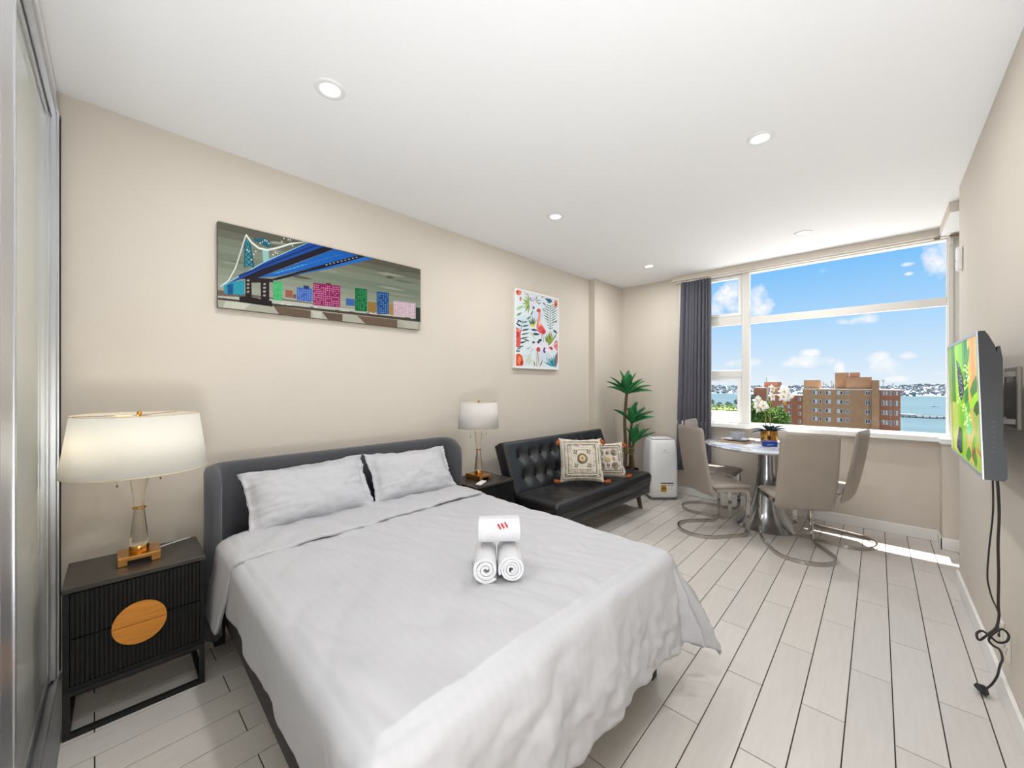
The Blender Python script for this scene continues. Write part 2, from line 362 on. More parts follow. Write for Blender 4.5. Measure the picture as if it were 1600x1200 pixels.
# ------------------------------------------------------------------ flat prints (ink colour, then outline points in thousandths)
BRIDGE_PRINT = [
[82,81,68,0,1000,1000,1000,1000,911,0,911],
[93,95,81,0,911,1000,911,1000,822,0,822],
[108,113,97,0,822,1000,822,1000,733,0,733],
[115,122,106,0,733,1000,733,1000,644,0,644],
[106,115,99,0,644,1000,644,1000,556,0,556],
[113,122,106,0,556,1000,556,1000,467,0,467],
[126,133,117,0,467,1000,467,1000,378,0,378],
[135,140,126,0,378,1000,378,1000,289,0,289],
[144,148,135,0,289,1000,289,1000,200,0,200],
[135,140,124,165,678,189,671,214,676,235,683,214,687,190,688],
[126,133,117,16,531,33,520,52,529,68,544,53,551,34,551],
[126,133,117,400,675,430,671,460,681,487,694,461,695,431,692],
[77,77,64,771,755,790,738,809,752,827,774,810,786,791,786],
[97,100,86,34,560,69,547,105,555,137,569,106,578,70,579],
[135,140,124,720,593,782,577,849,584,908,599,850,610,785,613],
[77,77,64,813,883,851,881,890,896,924,915,891,914,852,907],
[97,100,86,815,732,865,716,919,730,967,753,921,763,868,762],
[126,133,117,429,683,458,664,490,668,519,680,492,694,461,700],
[126,133,117,774,522,842,508,915,514,980,525,916,534,844,537],
[126,133,117,401,664,418,643,437,650,454,666,439,681,421,687],
[135,140,124,186,888,214,880,243,896,269,917,244,921,215,916],
[135,140,124,294,875,317,867,342,870,363,877,343,882,318,884],
[97,100,86,464,928,507,914,554,929,595,952,556,960,510,958],
[77,77,64,195,832,208,824,222,835,234,852,222,856,209,854],
[97,100,86,27,851,49,852,73,862,93,875,73,873,50,867],
[135,140,124,709,793,772,781,840,799,901,825,842,831,775,827],
[77,77,64,275,517,311,497,350,504,385,519,352,533,314,538],
[126,133,117,372,734,413,721,456,726,494,737,457,746,414,750],
[135,140,124,180,799,202,786,226,789,248,796,228,805,204,809],
[97,100,86,268,655,285,641,303,648,319,662,304,672,286,674],
[77,77,64,249,597,287,579,327,587,363,604,329,616,289,619],
[169,172,162,0,133,209,179,1000,214,1000,131,0,88],
[108,100,90,17,116,32,117,32,109,17,107],
[108,100,90,497,153,512,154,512,144,497,143],
[216,216,208,675,135,689,136,689,125,675,124],
[208,211,205,77,99,98,100,98,92,77,90],
[208,211,205,238,139,258,141,258,132,238,130],
[63,54,46,253,117,270,118,270,109,253,107],
[208,211,205,75,122,85,123,85,114,75,114],
[108,100,90,349,114,358,114,358,105,349,104],
[108,100,90,657,171,679,173,679,162,657,160],
[208,211,205,169,139,183,140,183,131,169,130],
[108,100,90,242,108,258,109,258,100,242,99],
[108,100,90,263,110,270,110,270,101,263,100],
[108,100,90,494,147,512,149,512,139,494,137],
[216,216,208,374,127,385,128,385,118,374,117],
[216,216,208,27,114,35,115,35,107,27,106],
[216,216,208,903,146,941,149,941,138,903,135],
[63,54,46,464,113,486,115,486,105,464,103],
[108,100,90,661,134,685,136,685,125,661,123],
[108,100,90,449,118,474,120,474,110,449,108],
[208,211,205,88,127,93,127,93,119,88,118],
[63,54,46,842,141,867,143,867,132,842,130],
[208,211,205,389,156,405,158,405,148,389,146],
[63,54,46,570,146,587,148,587,138,570,136],
[216,216,208,264,140,286,142,286,132,264,130],
[63,54,46,738,186,751,188,751,177,738,176],
[108,100,90,440,121,449,122,449,112,440,111],
[63,54,46,875,149,907,152,907,140,875,138],
[108,100,90,395,132,409,133,409,123,395,122],
[63,54,46,187,115,201,117,201,108,187,106],
[63,54,46,381,120,387,120,387,111,381,110],
[216,216,208,695,184,703,185,703,174,695,173],
[216,216,208,945,151,956,152,956,140,945,139],
[216,216,208,243,135,254,136,254,127,243,126],
[108,100,90,491,150,502,151,502,141,491,140],
[216,216,208,341,152,346,152,346,143,341,142],
[216,216,208,718,154,726,155,726,144,718,143],
[63,54,46,509,128,524,129,524,119,509,117],
[216,216,208,528,149,543,150,543,140,528,139],
[216,216,208,678,167,710,169,710,159,678,156],
[63,54,46,370,148,387,149,387,140,370,138],
[63,54,46,728,176,738,177,738,166,728,165],
[108,100,90,894,179,929,182,929,170,894,167],
[216,216,208,89,105,110,107,110,98,89,97],
[63,54,46,575,135,596,136,596,126,575,124],
[208,211,205,738,146,758,148,758,137,738,135],
[63,54,46,694,184,703,185,703,174,694,173],
[108,100,90,566,155,593,157,593,147,566,145],
[216,216,208,774,186,805,189,805,177,774,175],
[63,54,46,767,134,791,135,791,124,767,122],
[208,211,205,28,98,40,99,40,90,28,89],
[63,54,46,78,102,99,104,99,95,78,93],
[63,54,46,455,119,465,120,465,110,455,109],
[216,216,208,182,137,191,138,191,129,182,128],
[216,216,208,191,117,213,119,213,109,191,108],
[216,216,208,934,181,949,183,949,171,934,170],
[216,216,208,776,133,795,135,795,123,776,122],
[208,211,205,115,121,135,123,135,114,115,112],
[216,216,208,70,101,90,103,90,94,70,93],
[208,211,205,491,122,500,123,500,113,491,112],
[108,100,90,108,115,129,117,129,108,108,106],
[64,54,46,0,112,1000,174,1000,131,0,88],
[158,158,144,0,88,1000,131,1000,0,0,0],
[93,79,64,209,98,373,94,373,1,233,0],
[86,72,59,427,94,529,99,529,1,456,0],
[99,82,68,606,105,845,118,845,0,654,0],
[184,184,171,28,83,123,91,96,11,18,2],
[180,180,167,376,99,424,98,427,5,386,5],
[171,169,156,863,112,980,120,980,2,901,4],
[36,135,157,20,285,96,361,96,181,23,168],
[12,75,126,33,274,54,302,54,169,35,167],
[18,88,104,95,861,94,513,100,516,102,865],
[16,82,100,110,860,128,530,135,539,117,869],
[54,126,135,101,847,113,856,126,540,100,525],
[9,54,72,100,827,114,777,116,783,102,833],
[9,54,72,114,841,100,773,102,769,116,838],
[9,54,72,100,764,117,716,119,723,102,771],
[9,54,72,116,780,100,710,102,706,118,776],
[9,54,72,100,701,121,654,123,662,102,708],
[9,54,72,118,719,100,648,102,643,120,714],
[9,54,72,101,638,124,593,126,601,102,646],
[9,54,72,121,657,100,586,102,580,123,652],
[9,54,72,101,575,127,532,129,540,102,584],
[9,54,72,123,596,101,523,102,517,125,590],
[14,86,106,130,917,141,900,163,912,174,931,186,897,196,922,198,830,186,817,163,846,135,863],
[135,176,172,165,789,191,792,191,668,169,624],
[203,208,203,10,234,39,326,37,336,7,244],
[203,208,203,40,328,63,474,59,479,36,334],
[203,208,203,64,475,79,640,75,642,59,478],
[203,208,203,79,640,104,908,99,909,75,642],
[207,212,207,99,908,120,828,126,845,104,926],
[207,212,207,121,826,149,775,153,796,126,847],
[207,212,207,150,773,185,773,186,797,152,797],
[207,212,207,186,774,234,838,232,860,185,796],
[207,212,207,234,839,283,919,281,940,232,860],
[207,212,207,283,918,347,995,345,1000,281,941],
[199,208,207,110,739,108,726,104,729,104,742,108,748],
[199,208,207,118,725,116,713,112,716,112,728,116,732],
[199,208,207,126,628,124,615,121,617,120,630,124,635],
[199,208,207,135,699,133,689,129,688,129,702,133,706],
[199,208,207,143,741,141,730,137,732,137,744,141,748],
[199,208,207,152,793,149,780,146,783,146,796,149,801],
[199,208,207,160,853,158,841,154,843,154,856,158,863],
[199,208,207,168,873,166,862,163,863,163,875,166,883],
[199,208,207,178,902,175,890,171,891,172,904,175,911],
[199,208,207,186,895,184,883,180,883,180,896,184,903],
[199,208,207,194,872,192,862,189,862,188,875,193,883],
[199,208,207,204,812,201,798,198,801,197,814,201,819],
[199,208,207,213,745,210,731,206,734,206,747,210,752],
[199,208,207,222,778,219,764,215,767,215,779,219,786],
[199,208,207,230,772,228,760,224,762,224,773,228,780],
[199,208,207,240,859,237,848,233,847,233,860,237,868],
[199,208,207,249,934,246,923,242,923,242,935,246,942],
[199,208,207,258,983,255,970,252,973,251,986,255,991],
[199,208,207,267,1000,264,1000,260,1000,260,1000,265,1000],
[199,208,207,276,978,274,966,269,967,270,979,274,988],
[199,208,207,286,982,283,969,279,971,279,984,283,989],
[199,208,207,295,914,292,901,288,903,288,916,293,921],
[199,208,207,304,847,302,834,297,837,298,849,302,855],
[199,208,207,314,798,312,783,307,786,307,799,312,805],
[199,208,207,325,858,321,846,317,847,317,861,321,867],
[199,208,207,333,889,331,875,326,878,327,891,331,898],
[7,64,142,3,227,107,482,359,1000,481,1000,174,496,96,389,28,279],
[135,180,193,14,242,175,625,173,636,12,253],
[135,180,193,175,624,360,994,358,1000,173,636],
[5,39,100,76,388,211,641,207,662,73,409],
[5,39,100,211,641,402,986,398,1000,207,663],
[19,14,32,80,367,163,534,434,994,484,996,209,525,140,405],
[14,86,165,146,418,257,598,484,992,617,988,413,717,221,473],
[81,153,198,209,503,235,525,235,532,209,510],
[81,153,198,226,527,252,549,252,556,226,534],
[81,153,198,243,551,270,574,269,581,242,558],
[81,153,198,260,576,287,599,287,606,260,583],
[81,153,198,277,601,305,624,305,631,277,608],
[81,153,198,295,626,323,650,323,657,294,633],
[81,153,198,313,651,341,676,341,683,312,659],
[81,153,198,331,677,359,702,359,710,330,685],
[36,108,180,349,704,378,729,378,736,349,711],
[36,108,180,367,730,397,756,397,764,367,738],
[36,108,180,386,758,416,784,416,791,386,765],
[36,108,180,405,785,436,812,436,819,405,793],
[36,108,180,425,813,456,840,455,848,424,820],
[36,108,180,444,841,476,869,475,876,444,849],
[36,108,180,464,870,496,898,496,906,464,877],
[36,108,180,484,899,517,927,517,935,484,907],
[23,18,32,186,407,413,721,613,989,654,989,434,693,221,425],
[180,171,171,454,756,450,745,445,746,444,755,450,762],
[180,171,171,472,780,469,771,462,770,463,780,469,785],
[180,171,171,491,804,487,795,481,793,481,804,487,809],
[180,171,171,510,829,506,819,500,819,501,828,506,835],
[180,171,171,529,854,526,844,519,844,520,854,526,859],
[180,171,171,549,879,545,870,539,868,539,877,546,884],
[180,171,171,569,905,565,895,559,893,559,905,565,911],
[180,171,171,589,931,585,921,579,920,579,929,585,936],
[180,171,171,610,958,605,947,599,946,600,956,606,963],
[25,97,176,282,517,434,697,647,985,704,995,448,689],
[32,19,23,99,397,122,403,124,158,100,151],
[32,19,23,158,389,193,396,193,133,160,131],
[32,19,23,121,412,209,434,209,394,123,344],
[27,16,18,77,155,101,169,203,155,207,84,77,90],
[135,140,126,116,368,113,354,108,351,104,362,108,378,113,381],
[144,149,135,180,356,177,340,171,336,169,350,171,364,177,369],
[135,140,126,115,322,113,306,107,304,104,316,108,332,113,336],
[144,149,135,181,310,177,296,170,293,167,303,171,319,177,321],
[135,140,126,115,276,113,264,107,260,104,271,107,288,113,288],
[144,149,135,180,263,177,248,171,244,167,256,170,272,178,274],
[135,140,126,116,232,112,217,107,213,104,226,107,239,113,242],
[144,149,135,179,216,177,198,171,198,167,210,171,226,177,227],
[59,158,97,209,406,248,412,248,177,209,171],
[108,198,144,228,388,231,389,231,376,228,375],
[108,198,144,244,390,247,392,247,379,244,377],
[108,198,144,213,360,216,361,216,349,213,347],
[108,198,144,220,361,223,362,223,350,220,348],
[108,198,144,228,362,231,364,231,351,228,349],
[108,198,144,244,365,247,366,247,353,244,352],
[108,198,144,213,334,216,336,216,323,213,322],
[108,198,144,220,335,223,337,223,324,220,323],
[108,198,144,236,338,239,339,239,326,236,325],
[108,198,144,213,309,216,310,216,298,213,296],
[108,198,144,244,313,247,314,247,302,244,300],
[108,198,144,220,284,223,286,223,273,220,272],
[108,198,144,228,285,231,287,231,274,228,273],
[108,198,144,236,286,239,288,239,275,236,273],
[108,198,144,244,287,247,289,247,276,244,274],
[108,198,144,213,258,216,259,216,247,213,245],
[108,198,144,220,259,223,260,223,247,220,246],
[108,198,144,236,261,239,262,239,249,236,248],
[108,198,144,244,262,247,263,247,250,244,249],
[108,198,144,236,235,239,236,239,223,236,222],
[108,198,144,244,236,247,237,247,224,244,223],
[108,198,144,213,207,216,208,216,196,213,194],
[108,198,144,220,208,223,209,223,196,220,195],
[108,198,144,228,209,231,210,231,197,228,196],
[108,198,144,236,209,239,211,239,198,236,196],
[135,82,63,260,321,291,325,291,233,260,227],
[108,72,72,293,281,307,282,307,230,293,228],
[52,88,163,310,377,381,386,381,217,310,204],
[135,162,202,314,355,318,356,318,343,314,342],
[135,162,202,331,357,334,359,334,346,331,344],
[135,162,202,340,359,343,360,343,347,340,345],
[135,162,202,348,360,351,361,351,348,348,346],
[135,162,202,357,361,360,363,360,349,357,348],
[135,162,202,365,362,369,364,369,350,365,349],
[135,162,202,374,364,377,365,377,352,374,350],
[135,162,202,314,328,318,330,318,317,314,315],
[135,162,202,323,330,326,331,326,318,323,316],
[135,162,202,331,331,334,332,334,319,331,317],
[135,162,202,340,332,343,333,343,320,340,318],
[135,162,202,348,333,351,334,351,321,348,320],
[135,162,202,357,334,360,336,360,322,357,321],
[135,162,202,365,335,369,337,369,323,365,322],
[135,162,202,374,337,377,338,377,324,374,323],
[135,162,202,314,302,318,303,318,290,314,289],
[135,162,202,323,303,326,304,326,291,323,290],
[135,162,202,331,304,334,306,334,292,331,291],
[135,162,202,357,307,360,309,360,295,357,294],
[135,162,202,365,308,369,310,369,296,365,295],
[135,162,202,374,309,377,311,377,297,374,296],
[135,162,202,314,275,318,277,318,264,314,262],
[135,162,202,323,276,326,278,326,265,323,263],
[135,162,202,348,279,351,281,351,267,348,266],
[135,162,202,357,280,360,282,360,268,357,267],
[135,162,202,365,281,369,283,369,269,365,268],
[135,162,202,374,282,377,284,377,270,374,269],
[135,162,202,323,250,326,251,326,238,323,237],
[135,162,202,331,251,334,252,334,239,331,237],
[135,162,202,340,252,343,253,343,240,340,238],
[135,162,202,348,253,351,254,351,241,348,239],
[135,162,202,357,253,360,255,360,241,357,240],
[135,162,202,365,254,369,256,369,242,365,241],
[135,162,202,374,255,377,257,377,243,374,242],
[135,162,202,314,223,318,224,318,211,314,209],
[135,162,202,323,223,326,225,326,211,323,210],
[135,162,202,331,224,334,225,334,212,331,211],
[135,162,202,348,226,351,227,351,214,348,212],
[135,162,202,374,228,377,230,377,216,374,215],
[127,23,79,384,474,517,495,517,191,384,170],
[208,153,184,388,452,392,453,392,440,388,438],
[208,153,184,397,453,400,455,400,441,397,440],
[208,153,184,406,455,409,457,409,443,406,441],
[208,153,184,451,463,455,465,455,451,451,449],
[208,153,184,461,465,464,466,464,452,461,451],
[208,153,184,479,468,483,470,483,456,479,454],
[208,153,184,489,470,492,471,492,457,489,455],
[208,153,184,498,471,502,473,502,459,498,457],
[208,153,184,508,473,511,475,511,461,508,459],
[208,153,184,388,425,392,426,392,413,388,411],
[208,153,184,397,426,400,428,400,414,397,412],
[208,153,184,406,428,409,429,409,415,406,414],
[208,153,184,424,431,427,432,427,418,424,417],
[208,153,184,433,432,436,434,436,420,433,418],
[208,153,184,442,434,446,435,446,421,442,420],
[208,153,184,451,435,455,437,455,423,451,421],
[208,153,184,461,437,464,438,464,424,461,423],
[208,153,184,470,438,473,440,473,426,470,424],
[208,153,184,479,440,483,442,483,427,479,426],
[208,153,184,489,441,492,443,492,429,489,427],
[208,153,184,498,443,502,445,502,431,498,429],
[208,153,184,508,445,511,446,511,432,508,430],
[208,153,184,388,397,392,399,392,385,388,384],
[208,153,184,397,399,400,400,400,387,397,385],
[208,153,184,406,400,409,402,409,388,406,386],
[208,153,184,415,402,418,403,418,389,415,388],
[208,153,184,433,404,436,406,436,392,433,391],
[208,153,184,442,406,446,407,446,394,442,392],
[208,153,184,451,407,455,409,455,395,451,393],
[208,153,184,461,409,464,410,464,396,461,395],
[208,153,184,470,410,473,412,473,398,470,396],
[208,153,184,479,412,483,413,483,399,479,398],
[208,153,184,489,413,492,415,492,401,489,399],
[208,153,184,508,416,511,418,511,404,508,402],
[208,153,184,397,371,400,373,400,359,397,358],
[208,153,184,406,373,409,374,409,361,406,359],
[208,153,184,415,374,418,376,418,362,415,360],
[208,153,184,424,375,427,377,427,363,424,362],
[208,153,184,433,377,436,378,436,364,433,363],
[208,153,184,442,378,446,380,446,366,442,364],
[208,153,184,461,381,464,382,464,368,461,367],
[208,153,184,479,384,483,385,483,371,479,369],
[208,153,184,498,386,502,388,502,374,498,372],
[208,153,184,388,343,392,344,392,331,388,329],
[208,153,184,397,344,400,346,400,332,397,330],
[208,153,184,406,345,409,347,409,333,406,332],
[208,153,184,415,347,418,348,418,334,415,333],
[208,153,184,424,348,427,349,427,336,424,334],
[208,153,184,433,349,436,351,436,337,433,335],
[208,153,184,442,350,446,352,446,338,442,336],
[208,153,184,461,353,464,354,464,340,461,339],
[208,153,184,489,357,492,358,492,344,489,343],
[208,153,184,388,316,392,317,392,304,388,302],
[208,153,184,406,318,409,319,409,306,406,304],
[208,153,184,415,319,418,321,418,307,415,305],
[208,153,184,424,320,427,322,427,308,424,306],
[208,153,184,433,321,436,323,436,309,433,308],
[208,153,184,442,323,446,324,446,310,442,309],
[208,153,184,451,324,455,325,455,311,451,310],
[208,153,184,461,325,464,326,464,312,461,311],
[208,153,184,470,326,473,328,473,314,470,312],
[208,153,184,479,327,483,329,483,315,479,313],
[208,153,184,489,328,492,330,492,316,489,314],
[208,153,184,498,330,502,331,502,317,498,316],
[208,153,184,508,331,511,333,511,318,508,317],
[208,153,184,388,289,392,290,392,276,388,275],
[208,153,184,397,290,400,291,400,277,397,276],
[208,153,184,406,291,409,292,409,278,406,277],
[208,153,184,415,292,418,293,418,279,415,278],
[208,153,184,424,293,427,294,427,280,424,279],
[208,153,184,433,294,436,295,436,281,433,280],
[208,153,184,442,295,446,296,446,282,442,281],
[208,153,184,451,296,455,297,455,283,451,282],
[208,153,184,461,297,464,298,464,285,461,283],
[208,153,184,470,298,473,300,473,286,470,284],
[208,153,184,508,303,511,304,511,290,508,288],
[208,153,184,388,261,392,263,392,249,388,248],
[208,153,184,397,262,400,264,400,250,397,249],
[208,153,184,415,264,418,266,418,252,415,250],
[208,153,184,424,265,427,267,427,253,424,251],
[208,153,184,433,266,436,268,436,254,433,252],
[208,153,184,442,267,446,269,446,255,442,253],
[208,153,184,470,270,473,272,473,257,470,256],
[208,153,184,479,271,483,273,483,258,479,257],
[208,153,184,489,272,492,274,492,259,489,258],
[208,153,184,498,273,502,275,502,260,498,259],
[208,153,184,508,274,511,276,511,261,508,260],
[208,153,184,397,235,400,236,400,223,397,221],
[208,153,184,406,236,409,237,409,223,406,222],
[208,153,184,415,237,418,238,418,224,415,223],
[208,153,184,433,238,436,240,436,226,433,225],
[208,153,184,442,239,446,241,446,227,442,225],
[208,153,184,451,240,455,242,455,228,451,226],
[208,153,184,461,241,464,243,464,229,461,227],
[208,153,184,470,242,473,243,473,229,470,228],
[208,153,184,479,243,483,244,483,230,479,229],
[208,153,184,489,244,492,245,492,231,489,230],
[208,153,184,498,245,502,246,502,232,498,231],
[208,153,184,508,246,511,247,511,233,508,231],
[208,153,184,388,207,392,208,392,195,388,193],
[208,153,184,397,208,400,209,400,195,397,194],
[208,153,184,406,208,409,210,409,196,406,195],
[208,153,184,415,209,418,211,418,197,415,195],
[208,153,184,433,211,436,212,436,198,433,197],
[208,153,184,442,212,446,213,446,199,442,198],
[208,153,184,451,212,455,214,455,200,451,198],
[208,153,184,461,213,464,215,464,201,461,199],
[208,153,184,470,214,473,215,473,201,470,200],
[208,153,184,479,215,483,216,483,202,479,201],
[208,153,184,498,216,502,218,502,204,498,202],
[208,153,184,508,217,511,219,511,204,508,203],
[208,153,184,388,180,392,181,392,167,388,166],
[208,153,184,397,180,400,182,400,168,397,167],
[208,153,184,406,181,409,182,409,169,406,167],
[208,153,184,415,182,418,183,418,169,415,168],
[208,153,184,424,182,427,184,427,170,424,169],
[208,153,184,442,184,446,185,446,171,442,170],
[208,153,184,451,185,455,186,455,172,451,171],
[208,153,184,461,185,464,187,464,173,461,171],
[208,153,184,470,186,473,187,473,173,470,172],
[208,153,184,489,187,492,189,492,175,489,173],
[208,153,184,498,188,502,190,502,175,498,174],
[208,153,184,508,189,511,190,511,176,508,175],
[50,90,148,547,332,594,337,594,241,547,233],
[9,93,50,596,505,662,516,662,182,596,172],
[72,171,108,621,485,625,487,625,472,621,470],
[72,171,108,632,487,636,488,636,474,632,472],
[72,171,108,642,488,646,490,646,475,642,473],
[72,171,108,653,490,657,492,657,477,653,475],
[72,171,108,611,453,615,455,615,441,611,439],
[72,171,108,621,455,625,457,625,442,621,440],
[72,171,108,632,457,636,459,636,444,632,442],
[72,171,108,642,459,646,460,646,446,642,444],
[72,171,108,653,460,657,462,657,447,653,445],
[72,171,108,601,422,605,424,605,409,601,408],
[72,171,108,621,426,625,427,625,413,621,411],
[72,171,108,642,429,646,431,646,416,642,414],
[72,171,108,653,430,657,432,657,417,653,416],
[72,171,108,611,395,615,396,615,382,611,380],
[72,171,108,621,396,625,398,625,383,621,381],
[72,171,108,632,398,636,399,636,384,632,383],
[72,171,108,642,399,646,401,646,386,642,384],
[72,171,108,653,401,657,402,657,387,653,386],
[72,171,108,611,365,615,367,615,352,611,350],
[72,171,108,621,367,625,368,625,353,621,352],
[72,171,108,632,368,636,370,636,355,632,353],
[72,171,108,601,334,605,336,605,321,601,320],
[72,171,108,632,338,636,340,636,325,632,323],
[72,171,108,653,341,657,343,657,328,653,326],
[72,171,108,611,306,615,308,615,293,611,291],
[72,171,108,621,307,625,309,625,294,621,293],
[72,171,108,632,309,636,310,636,295,632,294],
[72,171,108,642,310,646,311,646,297,642,295],
[72,171,108,601,276,605,277,605,263,601,261],
[72,171,108,611,277,615,278,615,264,611,262],
[72,171,108,621,278,625,279,625,265,621,263],
[72,171,108,642,280,646,282,646,267,642,265],
[72,171,108,653,281,657,283,657,268,653,266],
[72,171,108,611,247,615,249,615,234,611,233],
[72,171,108,621,248,625,250,625,235,621,234],
[72,171,108,642,250,646,252,646,237,642,235],
[72,171,108,621,219,625,220,625,205,621,204],
[72,171,108,632,220,636,221,636,206,632,205],
[72,171,108,642,221,646,222,646,207,642,206],
[135,106,52,666,333,716,338,716,188,666,180],
[19,64,120,718,507,790,518,790,183,718,172],
[108,153,193,723,481,727,483,727,468,723,466],
[108,153,193,734,483,739,485,739,470,734,468],
[108,153,193,745,485,750,487,750,472,745,470],
[108,153,193,757,487,761,489,761,474,757,472],
[108,153,193,768,489,773,491,773,475,768,473],
[108,153,193,780,491,784,493,784,477,780,475],
[108,153,193,723,451,727,453,727,437,723,436],
[108,153,193,734,453,739,455,739,439,734,437],
[108,153,193,757,456,761,458,761,443,757,441],
[108,153,193,780,460,784,462,784,446,780,444],
[108,153,193,723,420,727,422,727,407,723,405],
[108,153,193,757,425,761,427,761,412,757,410],
[108,153,193,768,427,773,429,773,413,768,411],
[108,153,193,723,390,727,392,727,376,723,374],
[108,153,193,734,391,739,393,739,378,734,376],
[108,153,193,745,393,750,395,750,379,745,377],
[108,153,193,768,396,773,398,773,382,768,380],
[108,153,193,723,359,727,361,727,346,723,344],
[108,153,193,745,362,750,364,750,348,745,347],
[108,153,193,757,363,761,365,761,350,757,348],
[108,153,193,780,366,784,368,784,353,780,351],
[108,153,193,734,330,739,332,739,316,734,315],
[108,153,193,745,331,750,333,750,318,745,316],
[108,153,193,757,333,761,334,761,319,757,317],
[108,153,193,768,334,773,336,773,320,768,318],
[108,153,193,780,335,784,337,784,321,780,320],
[108,153,193,723,298,727,300,727,284,723,283],
[108,153,193,757,302,761,303,761,288,757,286],
[108,153,193,768,303,773,305,773,289,768,287],
[108,153,193,780,304,784,306,784,290,780,289],
[108,153,193,723,267,727,269,727,254,723,252],
[108,153,193,734,269,739,270,739,255,734,253],
[108,153,193,745,270,750,271,750,256,745,254],
[108,153,193,768,272,773,274,773,258,768,256],
[108,153,193,780,273,784,275,784,259,780,257],
[108,153,193,723,237,727,238,727,223,723,222],
[108,153,193,734,238,739,239,739,224,734,223],
[108,153,193,745,239,750,240,750,225,745,223],
[108,153,193,757,240,761,241,761,226,757,224],
[108,153,193,768,241,773,242,773,227,768,225],
[108,153,193,780,242,784,243,784,228,780,226],
[108,153,193,723,206,727,208,727,193,723,191],
[108,153,193,734,207,739,209,739,193,734,192],
[108,153,193,745,208,750,210,750,194,745,193],
[108,153,193,757,209,761,211,761,195,757,194],
[108,153,193,768,210,773,211,773,196,768,194],
[108,153,193,780,211,784,212,784,197,780,195],
[148,121,67,792,346,819,349,819,184,792,180],
[185,160,172,819,409,965,426,965,203,819,182],
[225,216,219,825,383,829,384,829,369,825,367],
[225,216,219,837,384,841,386,841,370,837,368],
[225,216,219,849,386,853,388,853,372,849,370],
[225,216,219,861,387,865,389,865,373,861,371],
[225,216,219,873,389,878,391,878,375,873,373],
[225,216,219,885,391,890,392,890,376,885,374],
[225,216,219,898,392,902,394,902,378,898,376],
[225,216,219,910,394,915,396,915,379,910,378],
[225,216,219,935,397,940,399,940,383,935,381],
[225,216,219,948,399,953,401,953,384,948,382],
[225,216,219,837,352,841,354,841,338,837,337],
[225,216,219,849,354,853,356,853,340,849,338],
[225,216,219,861,355,865,357,865,341,861,339],
[225,216,219,873,357,878,359,878,343,873,341],
[225,216,219,885,358,890,360,890,344,885,342],
[225,216,219,898,360,902,362,902,345,898,344],
[225,216,219,910,361,915,363,915,347,910,345],
[225,216,219,935,364,940,366,940,350,935,348],
[225,216,219,948,366,953,368,953,351,948,349],
[225,216,219,825,319,829,321,829,305,825,304],
[225,216,219,837,321,841,323,841,307,837,305],
[225,216,219,849,322,853,324,853,308,849,306],
[225,216,219,885,326,890,328,890,312,885,310],
[225,216,219,898,328,902,329,902,313,898,311],
[225,216,219,910,329,915,331,915,314,910,313],
[225,216,219,923,330,927,332,927,316,923,314],
[225,216,219,935,332,940,334,940,317,935,315],
[225,216,219,948,333,953,335,953,318,948,317],
[225,216,219,837,289,841,291,841,275,837,273],
[225,216,219,861,291,865,293,865,277,861,276],
[225,216,219,873,293,878,294,878,278,873,277],
[225,216,219,898,295,902,297,902,281,898,279],
[225,216,219,910,296,915,298,915,282,910,280],
[225,216,219,923,298,927,299,927,283,923,281],
[225,216,219,935,299,940,301,940,284,935,283],
[225,216,219,948,300,953,302,953,286,948,284],
[225,216,219,849,258,853,260,853,244,849,243],
[225,216,219,861,260,865,261,865,245,861,244],
[225,216,219,885,262,890,263,890,247,885,246],
[225,216,219,898,263,902,265,902,248,898,247],
[225,216,219,910,264,915,266,915,249,910,248],
[225,216,219,935,266,940,268,940,252,935,250],
[225,216,219,948,267,953,269,953,253,948,251],
[225,216,219,837,226,841,227,841,211,837,210],
[225,216,219,861,228,865,229,865,213,861,212],
[225,216,219,873,229,878,230,878,214,873,213],
[225,216,219,885,230,890,231,890,215,885,213],
[225,216,219,898,231,902,232,902,216,898,214],
[225,216,219,910,232,915,233,915,217,910,215],
[225,216,219,923,233,927,234,927,218,923,216],
[225,216,219,935,234,940,235,940,219,935,217],
[225,216,219,948,235,953,236,953,220,948,218],
[225,216,219,825,193,829,195,829,179,825,177],
[225,216,219,837,194,841,196,841,180,837,178],
[225,216,219,849,195,853,196,853,180,849,179],
[225,216,219,861,196,865,197,865,181,861,180],
[225,216,219,873,197,878,198,878,182,873,180],
[225,216,219,885,197,890,199,890,183,885,181],
[225,216,219,898,198,902,200,902,184,898,182],
[225,216,219,910,199,915,201,915,185,910,183],
[225,216,219,923,200,927,202,927,185,923,184],
[225,216,219,935,201,940,203,940,186,935,185],
[225,216,219,948,202,953,203,953,187,948,185],
[39,48,41,966,361,998,364,998,142,966,138],
[18,45,99,340,416,365,418,365,380,340,379],
[90,18,54,445,505,470,503,470,485,445,485]]
